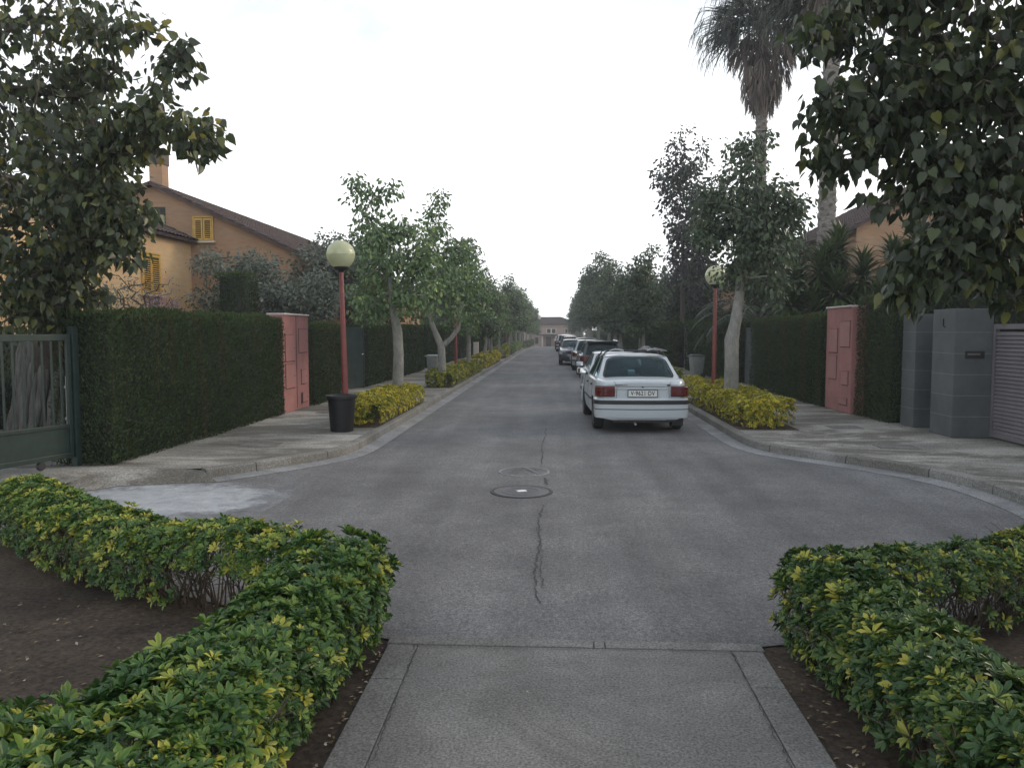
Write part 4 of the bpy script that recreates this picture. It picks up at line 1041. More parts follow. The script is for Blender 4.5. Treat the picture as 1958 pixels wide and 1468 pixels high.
    # seats seen through the glass
    for y, hh in ((lerp(rb, rr, .9) + .25, .18), (lerp(rf, fb, -.35), .22)):
        for x in (-.36, .36):
            z0_ = zt(y) + .03
            MB().box(x - .24, x + .24, y - .05, y + .06, z0_ - .05, z0_ + hh * .7).box(x - .12, x + .12, y - .045, y + .03, z0_ + hh * .66, z0_ + hh * .72 + .17).build('seat', M['seat'], e, bevel=.02, seg=2, smooth=.8)
    # bumpers with black strip
    bz0, bz1, s0, s1 = S['bump']
    for flip in (0, 1):
        ym = (lambda y: L - y) if flip else None
        pth = plan_path(hw + .008, 0.02, .16, wy[0] - WR - .085 if not flip else L - wy[1] - WR - .085)
        bp = S.get('bpaint', paint)
        b_ = end_sweep(pth, [(bz0, -.06), (bz0 + .01, -.012), (bz0 + .09, 0), (bz1 - .10, .0), (bz1 - .02, -.005), (bz1, -.03), (bz1, -.09)], y_map=ym).build('bumper', bp, e, smooth=.5)
        end_sweep(pth, [(s0, .001), (s0 + .006, .012), (s1 - .006, .012), (s1, .001)], y_map=ym).build('bumper_strip', M['trim'], b_, smooth=.5)
        end_sweep(pth, [(lerp(bz0, s0, .62), .0005), (lerp(bz0, s0, .62) + .004, .002), (lerp(bz0, s0, .62) + .012, .002), (lerp(bz0, s0, .62) + .016, .0005)], y_map=ym).build('groove', M['trim'], b_)
    # lights
    t0, t1, tin, tside = S['tail']
    pth = plan_path(hw - .012, .082, .16, .6, bow=.0)
    for s in (-1, 1):
        end_sweep(pth, [(t0 - .012, -.02), (t0 - .012, .010), (t1 + .012, .007), (t1 + .012, -.02)], sel=lambda x, y: x * s > tin - .02 and y < tside + .02).build('lamp_surround', M['trim'], e)
        mb = end_sweep(pth, [(t0, -.02), (t0, .012), (t0 + .01, .02), (t1 - .01, .018), (t1, .01), (t1, -.02)], sel=lambda x, y: x * s > tin and y < tside)
        tl_ = mb.build('taillight', M['tail'], e, smooth=.6)
        if detail:
            zc = lerp(t0, t1, .52); end_sweep(pth, [(zc - .002, .019), (zc - .002, .0215), (zc + .030, .0215), (zc + .030, .019)], sel=lambda x, y: x * s > tin and y < tside).build('reflector_band', M['tail2'], tl_, smooth=.6)
    hz0, hz1 = S['headz']; pth = plan_path(hw - .03, .085, .15, .6)
    for s in (-1, 1):
        end_sweep(pth, [(hz0, -.02), (hz0, .012), (hz1, .0), (hz1, -.03)], sel=lambda x, y: x * s > hw - .42 and y < .38, y_map=lambda y: L - y).build('headlight', M['head'], e, smooth=.6)
    MB().box(-hw + .46, hw - .46, L - .11, L - .085, hz0 + .01, hz1 - .01).build('grille', M['trim'], e, bevel=.005)
    # plates
    pz = S['platez']
    for y, s in ((S.get('platey', .078), -1), (L - .012, 1)):
        T = Matrix.Translation((0, y, pz if s < 0 else .42))
        pl = MB().box(-.26, .26, -.008, .008, -.058, .058, 0, T).build('number_plate', M['plate'], e, bevel=.003)
        if s < 0 and plate:
            ed = MB()
            for a_ in ((-.27, .27, .058, .068), (-.27, .27, -.068, -.058), (-.27, -.26, -.058, .058), (.26, .27, -.058, .058)): ed.box(a_[0], a_[1], -.011, .006, a_[2], a_[3], 0, T)
            ed.build('plate_frame', M['trim'], pl)
            text_mesh(plate, .112, M['ink'], 'plate_text', pl, T @ Matrix.Translation((0, -.0095, 0.0)) @ Matrix.Rotation(PI / 2, 4, 'X'), .001, .78)
    # wheels
    for y in wy:
        for s in (-1, 1):
            w = empty('wheel', (s * (hw - .105), y, WR), 0); w.parent = e
            tp = [(WR * .62, -.085), (WR * .90, -.098), (WR * .985, -.075), (WR, -.04), (WR, .04), (WR * .985, .075), (WR * .90, .098), (WR * .62, .085)]
            MB().lathe(tp, 32, (0, 0, 0), 'x').build('tyre', M['rubber'], w, smooth=.5)
            o_ = s * 1.
            pr = [(WR * .64, .055 * o_), (WR * .62, .088 * o_), (WR * .58, .080 * o_), (WR * .50, .062 * o_), (WR * .2, .072 * o_), (.001, .075 * o_)]
            MB().lathe(pr, 24, (0, 0, 0), 'x').build('rim', S.get('rim', M['rim']), w, smooth=.5)
            if detail:
                hb = MB()
                for q in range(8):
                    a_ = q * PI / 4; hb.lathe([(.022, .0), (.022, .012 * o_), (.001, .012 * o_)], 8, (.066 * o_, math.cos(a_) * WR * .40, math.sin(a_) * WR * .40), 'x')
                hb.build('rim_holes', M['trim'], w)
    # mirrors
    for s in (-1, 1):
        T = Matrix.Translation((s * (hw + .08), fb - .32, zt(fb) + .075))
        mr = MB().box(-.10, .10, -.03, .055, -.06, .06, 0, T).build('mirror', S.get('mirmat', paint), e, bevel=.025, seg=3, smooth=.8)
        MB().box(-.082, .082, -.034, -.031, -.046, .046, 0, T).build('glass', M['mirror'], mr)
        MB().tube([(s * (hw - .05), fb - .30, zt(fb) + .0), (s * (hw + .03), fb - .30, zt(fb) + .06)], .02, 6).build('arm', M['trim'], mr)
    if detail:
        # door seams, handles and side rub strip
        sm = MB(); x_ = hw
        for y in S['seams']:
            for s in (-1, 1):
                pts_ = []
                for t in range(9):
                    z = lerp(S['sill'] + .05, zt(y) - .03, t / 8); h_ = (z - S['sill']) / (zt(y) - S['sill'])
                    xx = np.interp(h_, [0, .05, .22, .45, .62, .8, .93, 1], [.955, .955, .985, 1, .998, .985, .972, .955]) * hw
                    pts_.append((s * (xx + .0008), y, z))
                sm.tube(pts_, .0035, 4, False)
        sm.build('door_seams', M['trim'], e)
        for s in (-1, 1):
            for y in S['handles']:
                T = Matrix.Translation((s * (hw * .985 + .008), y, zt(y) - .13)); MB().box(-.014, .014, -.07, .07, -.018, .018, 0, T).build('door_handle', M['trim'], e, bevel=.008, smooth=.8)
            MB().box(*sorted((s * (hw - .002), s * (hw + .014))), wy[0] + WR + .09, wy[1] - WR - .09, s0 + .0, s0 + .045).build('side_strip', M['trim'], e, bevel=.006)
    MB().box(-hw + .32, hw - .32, .15, L - .2, S['sill'] - .05, S['sill'] - .001).build('underbody', M['trim'], e)
    return e

ESC = dict(L=4.25, W=1.69, H=1.37, sill=.24, top=[(.1, .925), (.5, .965), (1.5, .955), (2.9, .94), (3.05, .93), (3.6, .87), (4.0, .80), (4.15, .74)], rb=.62, rr=1.12, rf=2.28, fb=2.98, gr=.60, gb=.76,
           side=[(0, .16, 0, .06), (.16, .50, .06, .50), (.50, 1, .50, 1)], wheels=(.82, 3.34), WR=.285, bump=(.27, .635, .525, .60), tail=(.675, .845, .475, .34), headz=(.60, .73), platez=.722, seams=[1.02, 1.98, 3.0], handles=[1.2, 2.2], rins=(.07, .07, .04, .08))
c1 = make_car('parked_car', (1.60, 14.15, .004), rad(1.9), 'white saloon with roof rack and number plate V-9621-DV, nearest in the row', M['white'], ESC, glass=M['glass'], plate='V·9621·DV')
# boot lid lines, lock, badges, pipe, mud flap, roof rack
mb = MB()
for s in (-1, 1): mb.tube([(s * .475, .068, .64), (s * .465, .070, .84), (s * .50, .098, .925), (s * .60, .35, .955)], .003, 4, False)
mb.tube([(-.46, .0965, .845), (.46, .0965, .845)], .004, 4, False)
mb.build('boot_seams', M['trim'], c1)
MB().box(-.55, .55, .085, .099, .798, .826).build('boot_ledge', M['white'], c1, bevel=.005)
MB().lathe([(.016, 0), (.02, -.006), (.010, -.010), (.001, -.008)], 14, (0, .096, .828), 'y').build('boot_lock', M['trim'], c1)
mb = MB(); mb.lathe([(.001, -.012), (.022, -.010), (.026, 0)], 16, (0, 0, 0), 'y'); mb.v = [(x * 1.35 + .47, y + .094, z * .6 + .872) for x, y, z in mb.v]; mb.build('badge', M['iron_dark'], c1)
mb = MB()
for i in range(6): mb.box(-.50 + i * .024, -.482 + i * .024, .082, .094, .866, .880)
mb.tube([(-.345, .086, .862), (-.335, .086, .886), (-.32, .086, .868), (-.305, .086, .876), (-.29, .086, .864), (-.275, .086, .878)], .004, 4)
mb.build('badge', M['iron'], c1)
MB().tube([(-.13, .45, .20), (-.13, .02, .17)], .022, 10).build('exhaust_pipe', M['rim'], c1)
MB().box(.60, .80, .42, .43, .10, .30).build('mud_flap', M['trim'], c1)
MB().box(.42, .60, .1, .3, .22, .25).build('tow_eye', M['trim'], c1)
rk = MB()
for y in (1.35, 2.05):
    rk.tube([(-.60, y, 1.36), (-.56, y, 1.43), (-.50, y, 1.455), (.50, y, 1.455), (.56, y, 1.43), (.60, y, 1.36)], .014, 6)
    for s in (-1, 1): rk.box(s * .60 - .03, s * .60 + .03, y - .03, y + .03, 1.33, 1.38)
rk_o = rk.build('roof_rack', M['trim'], c1)
rk = MB(); rg = random.Random(3)
rk.tube([(-.48, 1.3, 1.46), (-.36, 1.34, 1.50), (-.24, 1.4, 1.47), (-.30, 1.7, 1.475)], .012, 5)
rk.tube([(-.43, 1.36, 1.47), (-.30, 1.36, 1.485), (-.2, 1.33, 1.462)], .022, 6)
for i in range(6):
    a = rg.uniform(.22, .34); rk.tube([(a, 1.28 + i * .03, 1.465 + i * .006), (a + .16, 1.32, 1.515 - i * .006), (a + .30, 1.36 + i * .02, 1.485 - i * .006), (a + .36, 1.4, 1.46)], .009, 5)
for i in range(4):
    y = 2.0 + i * .03; rk.tube([(.18 + i * .05, y, 1.46), (.30 + i * .03, y, 1.54), (.36 + i * .05, y, 1.46)], .006, 5)
rk.build('rack_clamps', M['rim'], rk_o)

HATCH = dict(ESC, L=3.95, H=1.40, top=[(.1, .93), (.5, .96), (1.5, .955), (2.75, .94), (3.3, .87), (3.7, .80), (3.85, .74)], rb=.13, rr=.75, rf=2.05, fb=2.78, wheels=(.66, 3.1), side=[(0, .24, 0, .15), (.24, .56, .15, .52), (.56, 1, .52, 1)], seams=[.95, 1.8, 2.8], handles=[1.1, 2.0], platez=.62)
SUV = dict(L=4.45, W=1.76, H=1.43, sill=.25, top=[(.1, .90), (.5, .93), (2.0, .92), (3.1, .91), (3.8, .86), (4.2, .79), (4.35, .73)], rb=.12, rr=.52, rf=2.35, fb=3.15, gr=.61, gb=.80, side=[(0, .2, 0, .16), (.2, .55, .16, .52), (.55, 1, .52, 1)], wheels=(.88, 3.52), WR=.31, bump=(.27, .60, .46, .52), tail=(.70, .88, .48, .36), headz=(.62, .74), platez=.56, platey=.02, seams=[1.2, 2.15, 3.15], handles=[1.4, 2.4], bpaint=None)
SUV['bpaint'] = M['plum']
make_car('parked_car', (1.62, 20.1, .004), rad(0), 'white hatchback parked just ahead of the saloon with the roof rack, mostly hidden by it', M['white'], dict(HATCH, H=1.27, W=1.62, gr=.55, gb=.72, top=[(.1, .83), (.5, .86), (1.5, .855), (2.75, .84), (3.3, .79), (3.7, .73), (3.85, .69)], tail=(.62, .76, .5, .34)))
c3 = make_car('parked_car', (1.88, 30.2, .004), rad(1), 'dark estate car with silver roof rails and red tail lamp', M['plum'], SUV)
for s in (-1, 1): MB().tube([(s * .60, .6, 1.43), (s * .58, .75, 1.475), (s * .58, 2.2, 1.475), (s * .60, 2.4, 1.43)], .016, 6).build('roof_rail', M['chrome'], c3)
MB().box(-.6, .6, .40, .62, 1.425, 1.45).build('spoiler', M['trim'], c3, bevel=.01)
VAN = dict(SUV, W=1.76, H=1.42, bpaint=M['silver'])
make_car('parked_car', (1.72, 36.4, .004), 0, 'silver car ahead of the dark estate car, only its left side showing', M['silver'], VAN)
CITY = dict(HATCH, H=1.36, WR=.31, bump=(.28, .62, .40, .44), headz=(.62, .78))
make_car('parked_car', (1.10, 46.2, .004), PI, 'dark navy hatchback parked facing the viewer, its headlights showing', M['navy'], CITY)
make_car('parked_car', (1.95, 48.2, .004), 0, 'silver car with pale roof right behind the navy hatchback', M['silver'], dict(HATCH, H=1.42))
make_car('parked_car', (1.3, 55, .004), 0, 'dark maroon estate car about midway along the row of parked cars', M['maroon'], dict(SUV, H=1.46, bpaint=M['maroon']), detail=False)
make_car('parked_car', (1.2, 62, .004), 0, 'distant dark hatchback with light windows, third from the far end of the row', M['navy'], dict(HATCH, H=1.5), detail=False)
make_car('parked_car', (1.0, 70, .004), 0, 'distant white car, second from the far end of the row', M['white'], dict(HATCH, H=1.5), detail=False)
make_car('parked_car', (.9, 79, gz(81)), 0, 'farthest dark parked car at the end of the row', M['navy'], dict(HATCH, H=1.48), detail=False)
# ------------------------------------------------------------ foreground shrub hedges
def thinL(p, z, rng):   # bare lower part with stems where the row has gone leggy
    g = math.exp(-((p[0] + 2.15) / .38) ** 2)
    return z < .34 and rng.uniform() < g * 1.25 or (z < .2 and rng.uniform() < .35)
def thinR(p, z, rng):
    g = math.exp(-((p[0] - 2.15) / .42) ** 2)
    return z < .33 and rng.uniform() < g * 1.2 or (z < .2 and rng.uniform() < .35)
G1 = 'clipped variegated shrub rows round the soil beds'
shrub_row([(-1.55, 4.80), (-2.1, 4.95), (-2.9, 5.28), (-3.9, 5.9), (-4.7, 6.6)], .50, .53, 'variegated shrub row curving along the road edge on the left, with bare stems showing', 11, 3700, .052, .023, 'lf_shrub', 8, thin=thinL, group=G1, gold=.10, bias=.15, twigs=85, hmod=lambda x, y: 1 + .16 * math.exp(-((x + 4.35) / .45) ** 2))
shrub_row([(-1.30, 4.66), (-1.34, 3.9), (-1.40, 2.9), (-1.42, 1.4)], .62, .57, 'dense green shrub row running along the left edge of the footpath', 12, 4700, .060, .026, 'lf_shrub', 8, thin=lambda p, z, r: z < .14 and r.uniform() < .4, group=G1, gold=.05, bias=.05)
shrub_row([(-1.75, 2.30), (-2.6, 2.28), (-4.0, 2.25)], .95, .57, 'broad green shrub row filling the bottom left corner', 13, 3400, .065, .028, 'lf_shrub', 8, group=G1, gold=.06, bias=.09, twigs=30)
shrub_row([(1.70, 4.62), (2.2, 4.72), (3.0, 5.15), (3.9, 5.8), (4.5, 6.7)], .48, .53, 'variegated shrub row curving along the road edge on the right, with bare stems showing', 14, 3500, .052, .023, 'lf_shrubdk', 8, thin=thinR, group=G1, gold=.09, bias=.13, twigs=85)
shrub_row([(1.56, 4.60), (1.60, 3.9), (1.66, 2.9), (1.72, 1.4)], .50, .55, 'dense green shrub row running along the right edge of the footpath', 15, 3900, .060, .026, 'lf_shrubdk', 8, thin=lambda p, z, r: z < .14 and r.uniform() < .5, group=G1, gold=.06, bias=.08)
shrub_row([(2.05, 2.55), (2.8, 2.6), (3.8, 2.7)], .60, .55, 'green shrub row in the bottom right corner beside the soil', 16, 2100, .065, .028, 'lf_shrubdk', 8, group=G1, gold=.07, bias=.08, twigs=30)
# golden shrub beds along the kerbs
G2 = 'golden shrub beds at the feet of the street trees'
def bed(x0, x1, y0, y1, h, label, seed, mat, dens=260, lf=.05, w=.42, ring=True, core=None):
    e = empty('shrub_bed', (x0, y0, .13), 0, label, 'shrub bed', G2)
    z = .128 + gz((y0 + y1) / 2); e.location.z = z
    ys = [(x0 + w / 2, y0 + w / 2), (x1 - w / 2, y0 + w / 2), (x1 - w / 2, y1 - w / 2), (x0 + w / 2, y1 - w / 2), (x0 + w / 2, y0 + w)]
    if not ring: ys = [((x0 + x1) / 2, y0 + .1), ((x0 + x1) / 2, y1)]; w = x1 - x0
    L_ = sum(math.dist(ys[i], ys[i + 1]) for i in range(len(ys) - 1))
    s = shrub_row(ys, w, h, 'x', seed, int(L_ * dens), lf, lf * .5, mat, 5, z0=0, tmpl=T_DIA, gold=.35, bias=.05, twigs=0)
    for ch in list(s.children):
        ch.parent = e; ch.location = (ys[0][0] - x0, ys[0][1] - y0, 0)
    bpy.data.objects.remove(s)
    if core:
        rng = np.random.default_rng(seed); n = int((x1 - x0) * (y1 - y0) * 300); P = np.stack([rng.uniform(.3, x1 - x0 - .3, n), rng.uniform(.3, y1 - y0 - .3, n), rng.uniform(.05, h * .8, n)], 1)
        Pk, D, U = rosettes(rng, P, np.tile([0, 0, 1.], (n, 1)) + rng.normal(0, .3, (n, 3)), 5)
        link('inner_foliage', leaf_mesh('inner_foliage', Pk, D, U, lf, lf * .5, T_DIA, rng.uniform(0, .7, n * 5)), M[core], e)
    MB().box(.02, x1 - x0 - .02, .02, y1 - y0 - .02, -.004, .012).build('soil', M['soil'], e)
    return e
bed(-3.95, -3.12, 13.75, 18.9, .46, 'bright yellow shrub bed around the nearest left street tree, beside the black pot', 21, 'lf_yellow', 620, .055, core='lf_shrub')
bed(-4.0, -3.10, 23.6, 34.2, .46, 'green-gold shrub bed around the second left street tree', 22, 'lf_yelgreen', 300, .075, core='lf_yelgreen')
bed(-4.0, -3.10, 36.2, 46, .55, 'yellow shrub bed farther along the left kerb at the third group of trunks', 23, 'lf_yellow', 160, .11, ring=False)
bed(-4.0, -3.10, 49, 55, .7, 'green clipped shrub bed on the left beyond the yellow one', 24, 'lf_yelgreen', 120, .12, ring=False)
bed(-4.0, -3.10, 57, 64, .7, 'green clipped shrub block along the left kerb, second beyond the yellow bed', 25, 'lf_street', 100, .13, ring=False)
bed(-4.0, -3.10, 67, 76, .7, 'distant green shrub block along the left kerb', 26, 'lf_street', 70, .15, ring=False)
bed(-4.0, -3.10, 80, 120, .7, 'long farthest green shrub strip along the left kerb', 27, 'lf_street2', 40, .2, ring=False)
bed(3.22, 4.28, 13.8, 20.2, .50, 'golden shrub bed around the pale tree trunk beside the white saloon', 28, 'lf_yellow', 620, .055)
bed(3.3, 4.3, 26, 36, .45, 'green shrub bed on the right behind the parked cars', 29, 'lf_yelgreen', 90, .1, ring=False)
bed(3.3, 4.3, 44, 76, .45, 'distant shrub strip on the right behind the parked cars', 30, 'lf_street2', 50, .15, ring=False)

# ------------------------------------------------------------ the two big trees that frame the view
def big(name, loc, label, seed, trunk, blobs, nleaf, L, lm, bm, **kw):
    return make_tree(name, loc, label, 'tree', 'big heart-leaved trees framing the street', seed, trunk, blobs, nleaf, kw.pop('cr', .30), L, L * .78, T_HEART, lm, bm, **kw)
bl = []
def B(u, v, y, r, n, rz_=None):    # crown lobes, given where they stand in the world
    x = (u - 1060) / 1500 * y; z = 1.85 + (633 - v) / 1500 * y
    bl.append((x + 8.1, y - 12.0, z, r, r * 1.25, rz_ or r, n))
for q in ((40, 60, 10.2, 1.15, 60), (120, 160, 10.0, .75, 36), (30, 300, 10.4, .95, 48), (150, 310, 9.6, .75, 44), (60, 460, 10.2, .95, 54), (160, 410, 9.6, .58, 32), (140, 500, 9.9, .48, 22), (50, 560, 9.6, .5, 26), (215, 470, 9.4, .22, 8), (225, 240, 9.4, .40, 20), (195, 340, 9.4, .38, 18), (225, 400, 9.3, .24, 10), (265, 215, 9.3, .16, 5), (260, 290, 9.3, .14, 4),
          (265, 50, 9.2, .25, 6), (330, 110, 9.0, .20, 8), (300, 165, 9.0, .18, 4), (300, 235, 9.1, .24, 8), (382, 262, 9.0, .22, 13), (345, 230, 9.0, .08, 2), (170, 50, 9.4, .25, 6), (20, 590, 9.8, .40, 18), (100, 560, 10.4, .35, 10), (-150, 250, 10.5, 1.5, 60), (60, -180, 10.4, 1.5, 50), (200, -180, 10, .9, 14), (-120, 500, 10.4, 1.2, 34)): B(*q)
big('heart_leaved_tree', (-8.1, 12.0, 0), 'large heart-leaved tree behind the green gate at the left, with a pale rooty trunk', 31,
    [(0, 0, 0, .42), (.05, -.05, .5, .36), (.15, -.15, 1.2, .29), (.55, -.5, 2.0, .20), (1.0, -.9, 2.7, .15), (1.5, -1.3, 3.4, .11), (1.9, -1.7, 4.2, .08)], bl, 19, .128, M['lf_big'], M['bark_dark'], r_tip=.006, r_pow=.5, hang=.62, cr=.25)
# pale aerial-root strands of its trunk
t = [o for o in bpy.data.objects if o.name.startswith('heart_leaved_tree')][0]
mb = MB(); rg = random.Random(8)
for i in range(26):
    a = i / 26 * 2 * PI + rg.uniform(-.1, .1); r0 = rg.uniform(.42, .72); r1 = rg.uniform(.26, .34)
    pts_ = []; rr_ = []
    for k in range(8):
        s = k / 7; r_ = lerp(r0, r1, s ** .5) + rg.uniform(-.02, .02); aa = a + s * .5 + rg.uniform(-.07, .07)
        pts_.append((math.cos(aa) * r_ + .18 * s, math.sin(aa) * r_ - .15 * s, s * 1.75)); rr_.append(rg.uniform(.045, .085) * (1.1 - s * .4))
    mb.tube(pts_, rr_, 7)
mb.build('trunk_roots', M['bark_ghost'], t, smooth=1.)
bl = []
def B(u, v, y, r, n, rz_=None):
    x = (u - 1060) / 1500 * y; z = 1.85 + (633 - v) / 1500 * y
    bl.append((x - 5.9, y - 5.9, z, r, r * 1.2, rz_ or r, n))
for q in ((1900, 80, 6.6, .85, 60), (1760, 60, 6.8, .7, 48), (1890, 290, 6.5, .75, 60), (1780, 240, 6.6, .6, 46), (1670, 200, 6.6, .42, 28), (1650, 60, 6.8, .36, 18), (1590, 100, 6.7, .2, 9), (1535, 130, 6.6, .12, 5), (1570, 250, 6.5, .2, 9), (1615, 310, 6.5, .3, 18), (1560, 345, 6.4, .14, 5), (1720, 370, 6.5, .38, 24), (1830, 430, 6.4, .42, 30), (1930, 470, 6.3, .45, 32),
          (1770, 500, 6.2, .28, 20), (1735, 560, 6.2, .17, 11), (1700, 590, 6.2, .08, 3), (1800, 400, 6.3, .3, 20), (1850, 545, 6.2, .22, 12), (1930, 570, 6.2, .2, 10), (2150, 300, 6.4, 1.2, 60), (2100, 30, 6.6, 1.1, 40), (1850, -200, 6.8, 1.2, 50), (1600, -120, 6.8, .6, 14), (2150, 560, 6.3, .6, 20)): B(*q)
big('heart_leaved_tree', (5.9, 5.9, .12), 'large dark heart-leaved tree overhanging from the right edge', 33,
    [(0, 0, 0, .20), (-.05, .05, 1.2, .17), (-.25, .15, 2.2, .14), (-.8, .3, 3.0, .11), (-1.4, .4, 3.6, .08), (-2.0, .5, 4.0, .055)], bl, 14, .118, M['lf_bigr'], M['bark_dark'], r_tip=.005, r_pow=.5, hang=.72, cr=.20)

# ------------------------------------------------------------ street trees
GT = 'young street trees in the kerb-side beds'
def street_tree(seed, h, label, loc, trunk, lobes, mat='lf_street', L=.105, nl=16, r=.9, group=GT, cr=.26, bark='bark_pale', rz=0, name='street_tree'):
    return make_tree(name, loc, label, 'tree', group, seed, trunk, lobes, nl, cr, L, L * .62, T_OVAL if L < .16 else T_DIA, M[mat], M[bark], rz=rz, r_tip=.005, r_pow=.5, hang=.55, up=.35)
# nearest left tree
street_tree(41, 5.3, 'nearest left street tree, pale forked trunk rising from the yellow shrubs', (-3.62, 18.0, .12),
    [(0, 0, 0, .155), (0, 0, .6, .13), (.02, 0, 1.2, .12), (.0, 0, 1.7, .115), (-.05, 0, 2.0, .10), (-.15, 0, 2.6, .07), (-.2, 0, 3.2, .05)],
    [(-.2, 0, 2.6, .9, .9, .55, 50), (-.15, 0, 3.4, 1.0, .9, .6, 60), (-.45, 0, 4.1, .6, .6, .45, 28), (.35, 0, 4.0, .45, .5, .4, 18), (-.75, 0, 4.7, .32, .35, .45, 9), (-.92, 0, 5.15, .15, .2, .16, 4), (-.18, 0, 4.85, .26, .3, .35, 6), (.75, 0, 3.3, .5, .6, .6, 22), (.5, 0, 2.3, .5, .6, .4, 14), (-.75, 0, 2.2, .35, .5, .3, 8)], 'lf_street', .13, 22)
street_tree(42, 6.3, 'second left street tree, Y-shaped pale trunk in the green-gold bed', (-3.52, 24.6, .12),
    [(0, 0, 0, .15), (-.02, 0, .6, .13), (-.04, 0, 1.25, .12), (-.25, 0, 1.75, .085), (-.45, 0, 2.3, .07), (-.4, 0, 3.2, .05)],
    [(-.4, 0, 2.9, .95, .9, .6, 46), (.3, 0, 3.0, .8, .8, .6, 40), (0, 0, 3.8, 1.05, .9, .55, 56), (-.1, 0, 4.6, .75, .7, .5, 34), (-.15, 0, 5.4, .35, .4, .4, 12), (-.1, 0, 5.9, .22, .25, .25, 6), (.75, 0, 4.3, .4, .5, .4, 14), (.95, 0, 3.3, .4, .5, .5, 14), (.6, 0, 2.3, .4, .6, .3, 10)], 'lf_street', .14, 20)
mb = MB().tube([(-3.56, 24.6, 1.35), (-3.25, 24.62, 1.62), (-3.02, 24.65, 1.95), (-2.95, 24.6, 2.6), (-3.1, 24.6, 3.2)], [.09, .075, .065, .05, .03], 10)
t2 = [o for o in bpy.data.objects if o.get('label', '').startswith('second left street tree')][0]
mb.v = [(x + 3.52, y - 24.6, z - .12) for x, y, z in mb.v]; mb.build('limb', M['bark_pale'], t2, smooth=1.)
TR_FAR = [(0, 0, 0, .13), (.02, 0, .8, .11), (.03, .02, 1.6, .095), (0, 0, 2.2, .08), (-.03, 0, 3.0, .06), (0, .05, 3.9, .04)]
def far_lobes(s, k=1., n=1.):
    rg = random.Random(s); o = []
    for z, r, c in ((2.5, .9, 26), (3.2, 1.15, 40), (4.0, 1.1, 40), (4.8, .8, 26), (5.5, .5, 12), (6.1, .25, 5)):
        o.append((rg.uniform(-.3, .3), rg.uniform(-.3, .3), z * k, r, r, .6, int(c * n)))
    return o
protoA = street_tree(43, 6, 'third left street tree, slim leaning pale trunk in the green-gold bed', (-3.5, 31.8, .12), TR_FAR, far_lobes(1), 'lf_street', .18, 26, cr=.38)
protoB = street_tree(44, 6, 'x', (-3.5, 38.4, .12), [(a + .1 * c, b, c, r) for a, b, c, r in TR_FAR], far_lobes(2), 'lf_street2', .19, 28, cr=.38)
protoC = street_tree(45, 6, 'x', (3.75, 33.5, .12), TR_FAR, far_lobes(3, 1.08, 1.2), 'lf_street2', .19, 28, cr=.40)
protoA.scale = (.86, .86, .80); protoB.scale = (.8, .8, .72); protoC.scale = (.8, .8, .76)
protoB['label'] = 'fourth left street tree with a darker crown, leaning trunk at the yellow bed'; protoC['label'] = 'right street tree with two thin pale trunks nearby, beyond the grey bin'
tc = 0
ordw = ['fifth', 'sixth', 'seventh', 'eighth', 'ninth', 'tenth', 'eleventh', 'twelfth', 'thirteenth', 'fourteenth', 'fifteenth', 'sixteenth']
for i, (x, y, s) in enumerate(((-3.35, 41.5, .66), (-3.6, 44.5, .7), (-3.5, 49.5, .78), (-3.4, 57, .86), (-3.5, 64, .92), (-3.5, 71, .92), (-3.5, 79, .95), (-3.5, 88, 1.0), (-3.5, 98, 1.02), (-3.5, 109, .98), (-3.5, 122, 1.0), (-3.5, 136, 1.0))):
    c = copy_tree((protoA, protoB)[i % 2]); c.location = (x, y, .12 + gz(y)); c.rotation_euler.z = i * 2.1 + .5; c.scale = (s * 1.08, s * 1.08, s)
    c['label'] = '%s tree of the left kerb row counted from the black pot, %s crown' % (ordw[i], ('green', 'darker green')[i % 2])
# right side row
street_tree(46, 6, 'nearest right street tree with a thick pale trunk and dark dense crown', (3.72, 16.6, .12),
    [(0, 0, 0, .185), (-.02, 0, .5, .155), (-.02, 0, 1.1, .145), (-.03, 0, 1.55, .15), (.04, 0, 1.9, .115), (.12, 0, 2.5, .10), (.10, 0, 3.1, .08), (.18, 0, 3.8, .05)],
    [(.5, 0, 3.35, .75, .8, .45, 46), (-.5, 0, 3.75, .5, .5, .3, 16), (-.1, 0, 4.0, .9, .9, .6, 60), (.6, 0, 3.9, .8, .8, .6, 50), (.2, 0, 4.6, .85, .8, .5, 50), (.95, 0, 4.3, .5, .5, .4, 22), (1.2, 0, 4.0, .3, .4, .3, 8), (-.55, 0, 4.5, .35, .4, .4, 14), (.1, 0, 5.2, .45, .5, .4, 18), (.25, 0, 5.65, .4, .4, .25, 9), (.1, 0, 2.92, .26, .4, .2, 9), (-.28, 0, 2.95, .1, .2, .1, 3), (.75, 0, 2.75, .5, .6, .4, 22)], 'lf_street2', .13, 22)
for i, (x, y, s) in enumerate(((3.9, 36, .70), (3.7, 42.5, .80), (3.6, 47, .84), (3.5, 53, .98), (3.4, 61, 1.12), (3.4, 69, 1.05), (3.4, 77, 1.15), (3.4, 86, 1.2), (3.4, 96, 1.15), (3.4, 108, 1.15), (3.4, 121, 1.1), (3.4, 136, 1.1))):
    c = copy_tree((protoC, protoB)[i % 2]); c.location = (x, y, .12 + gz(y)); c.rotation_euler.z = i * 1.7 + .9; c.scale = (s * 1.12, s * 1.12, s)
    c['label'] = '%s tree of the right kerb row counted from the pale thick trunk, %s crown' % ((['third'] + ['fourth'] + ordw)[i], ('dark', 'mid green')[i % 2])

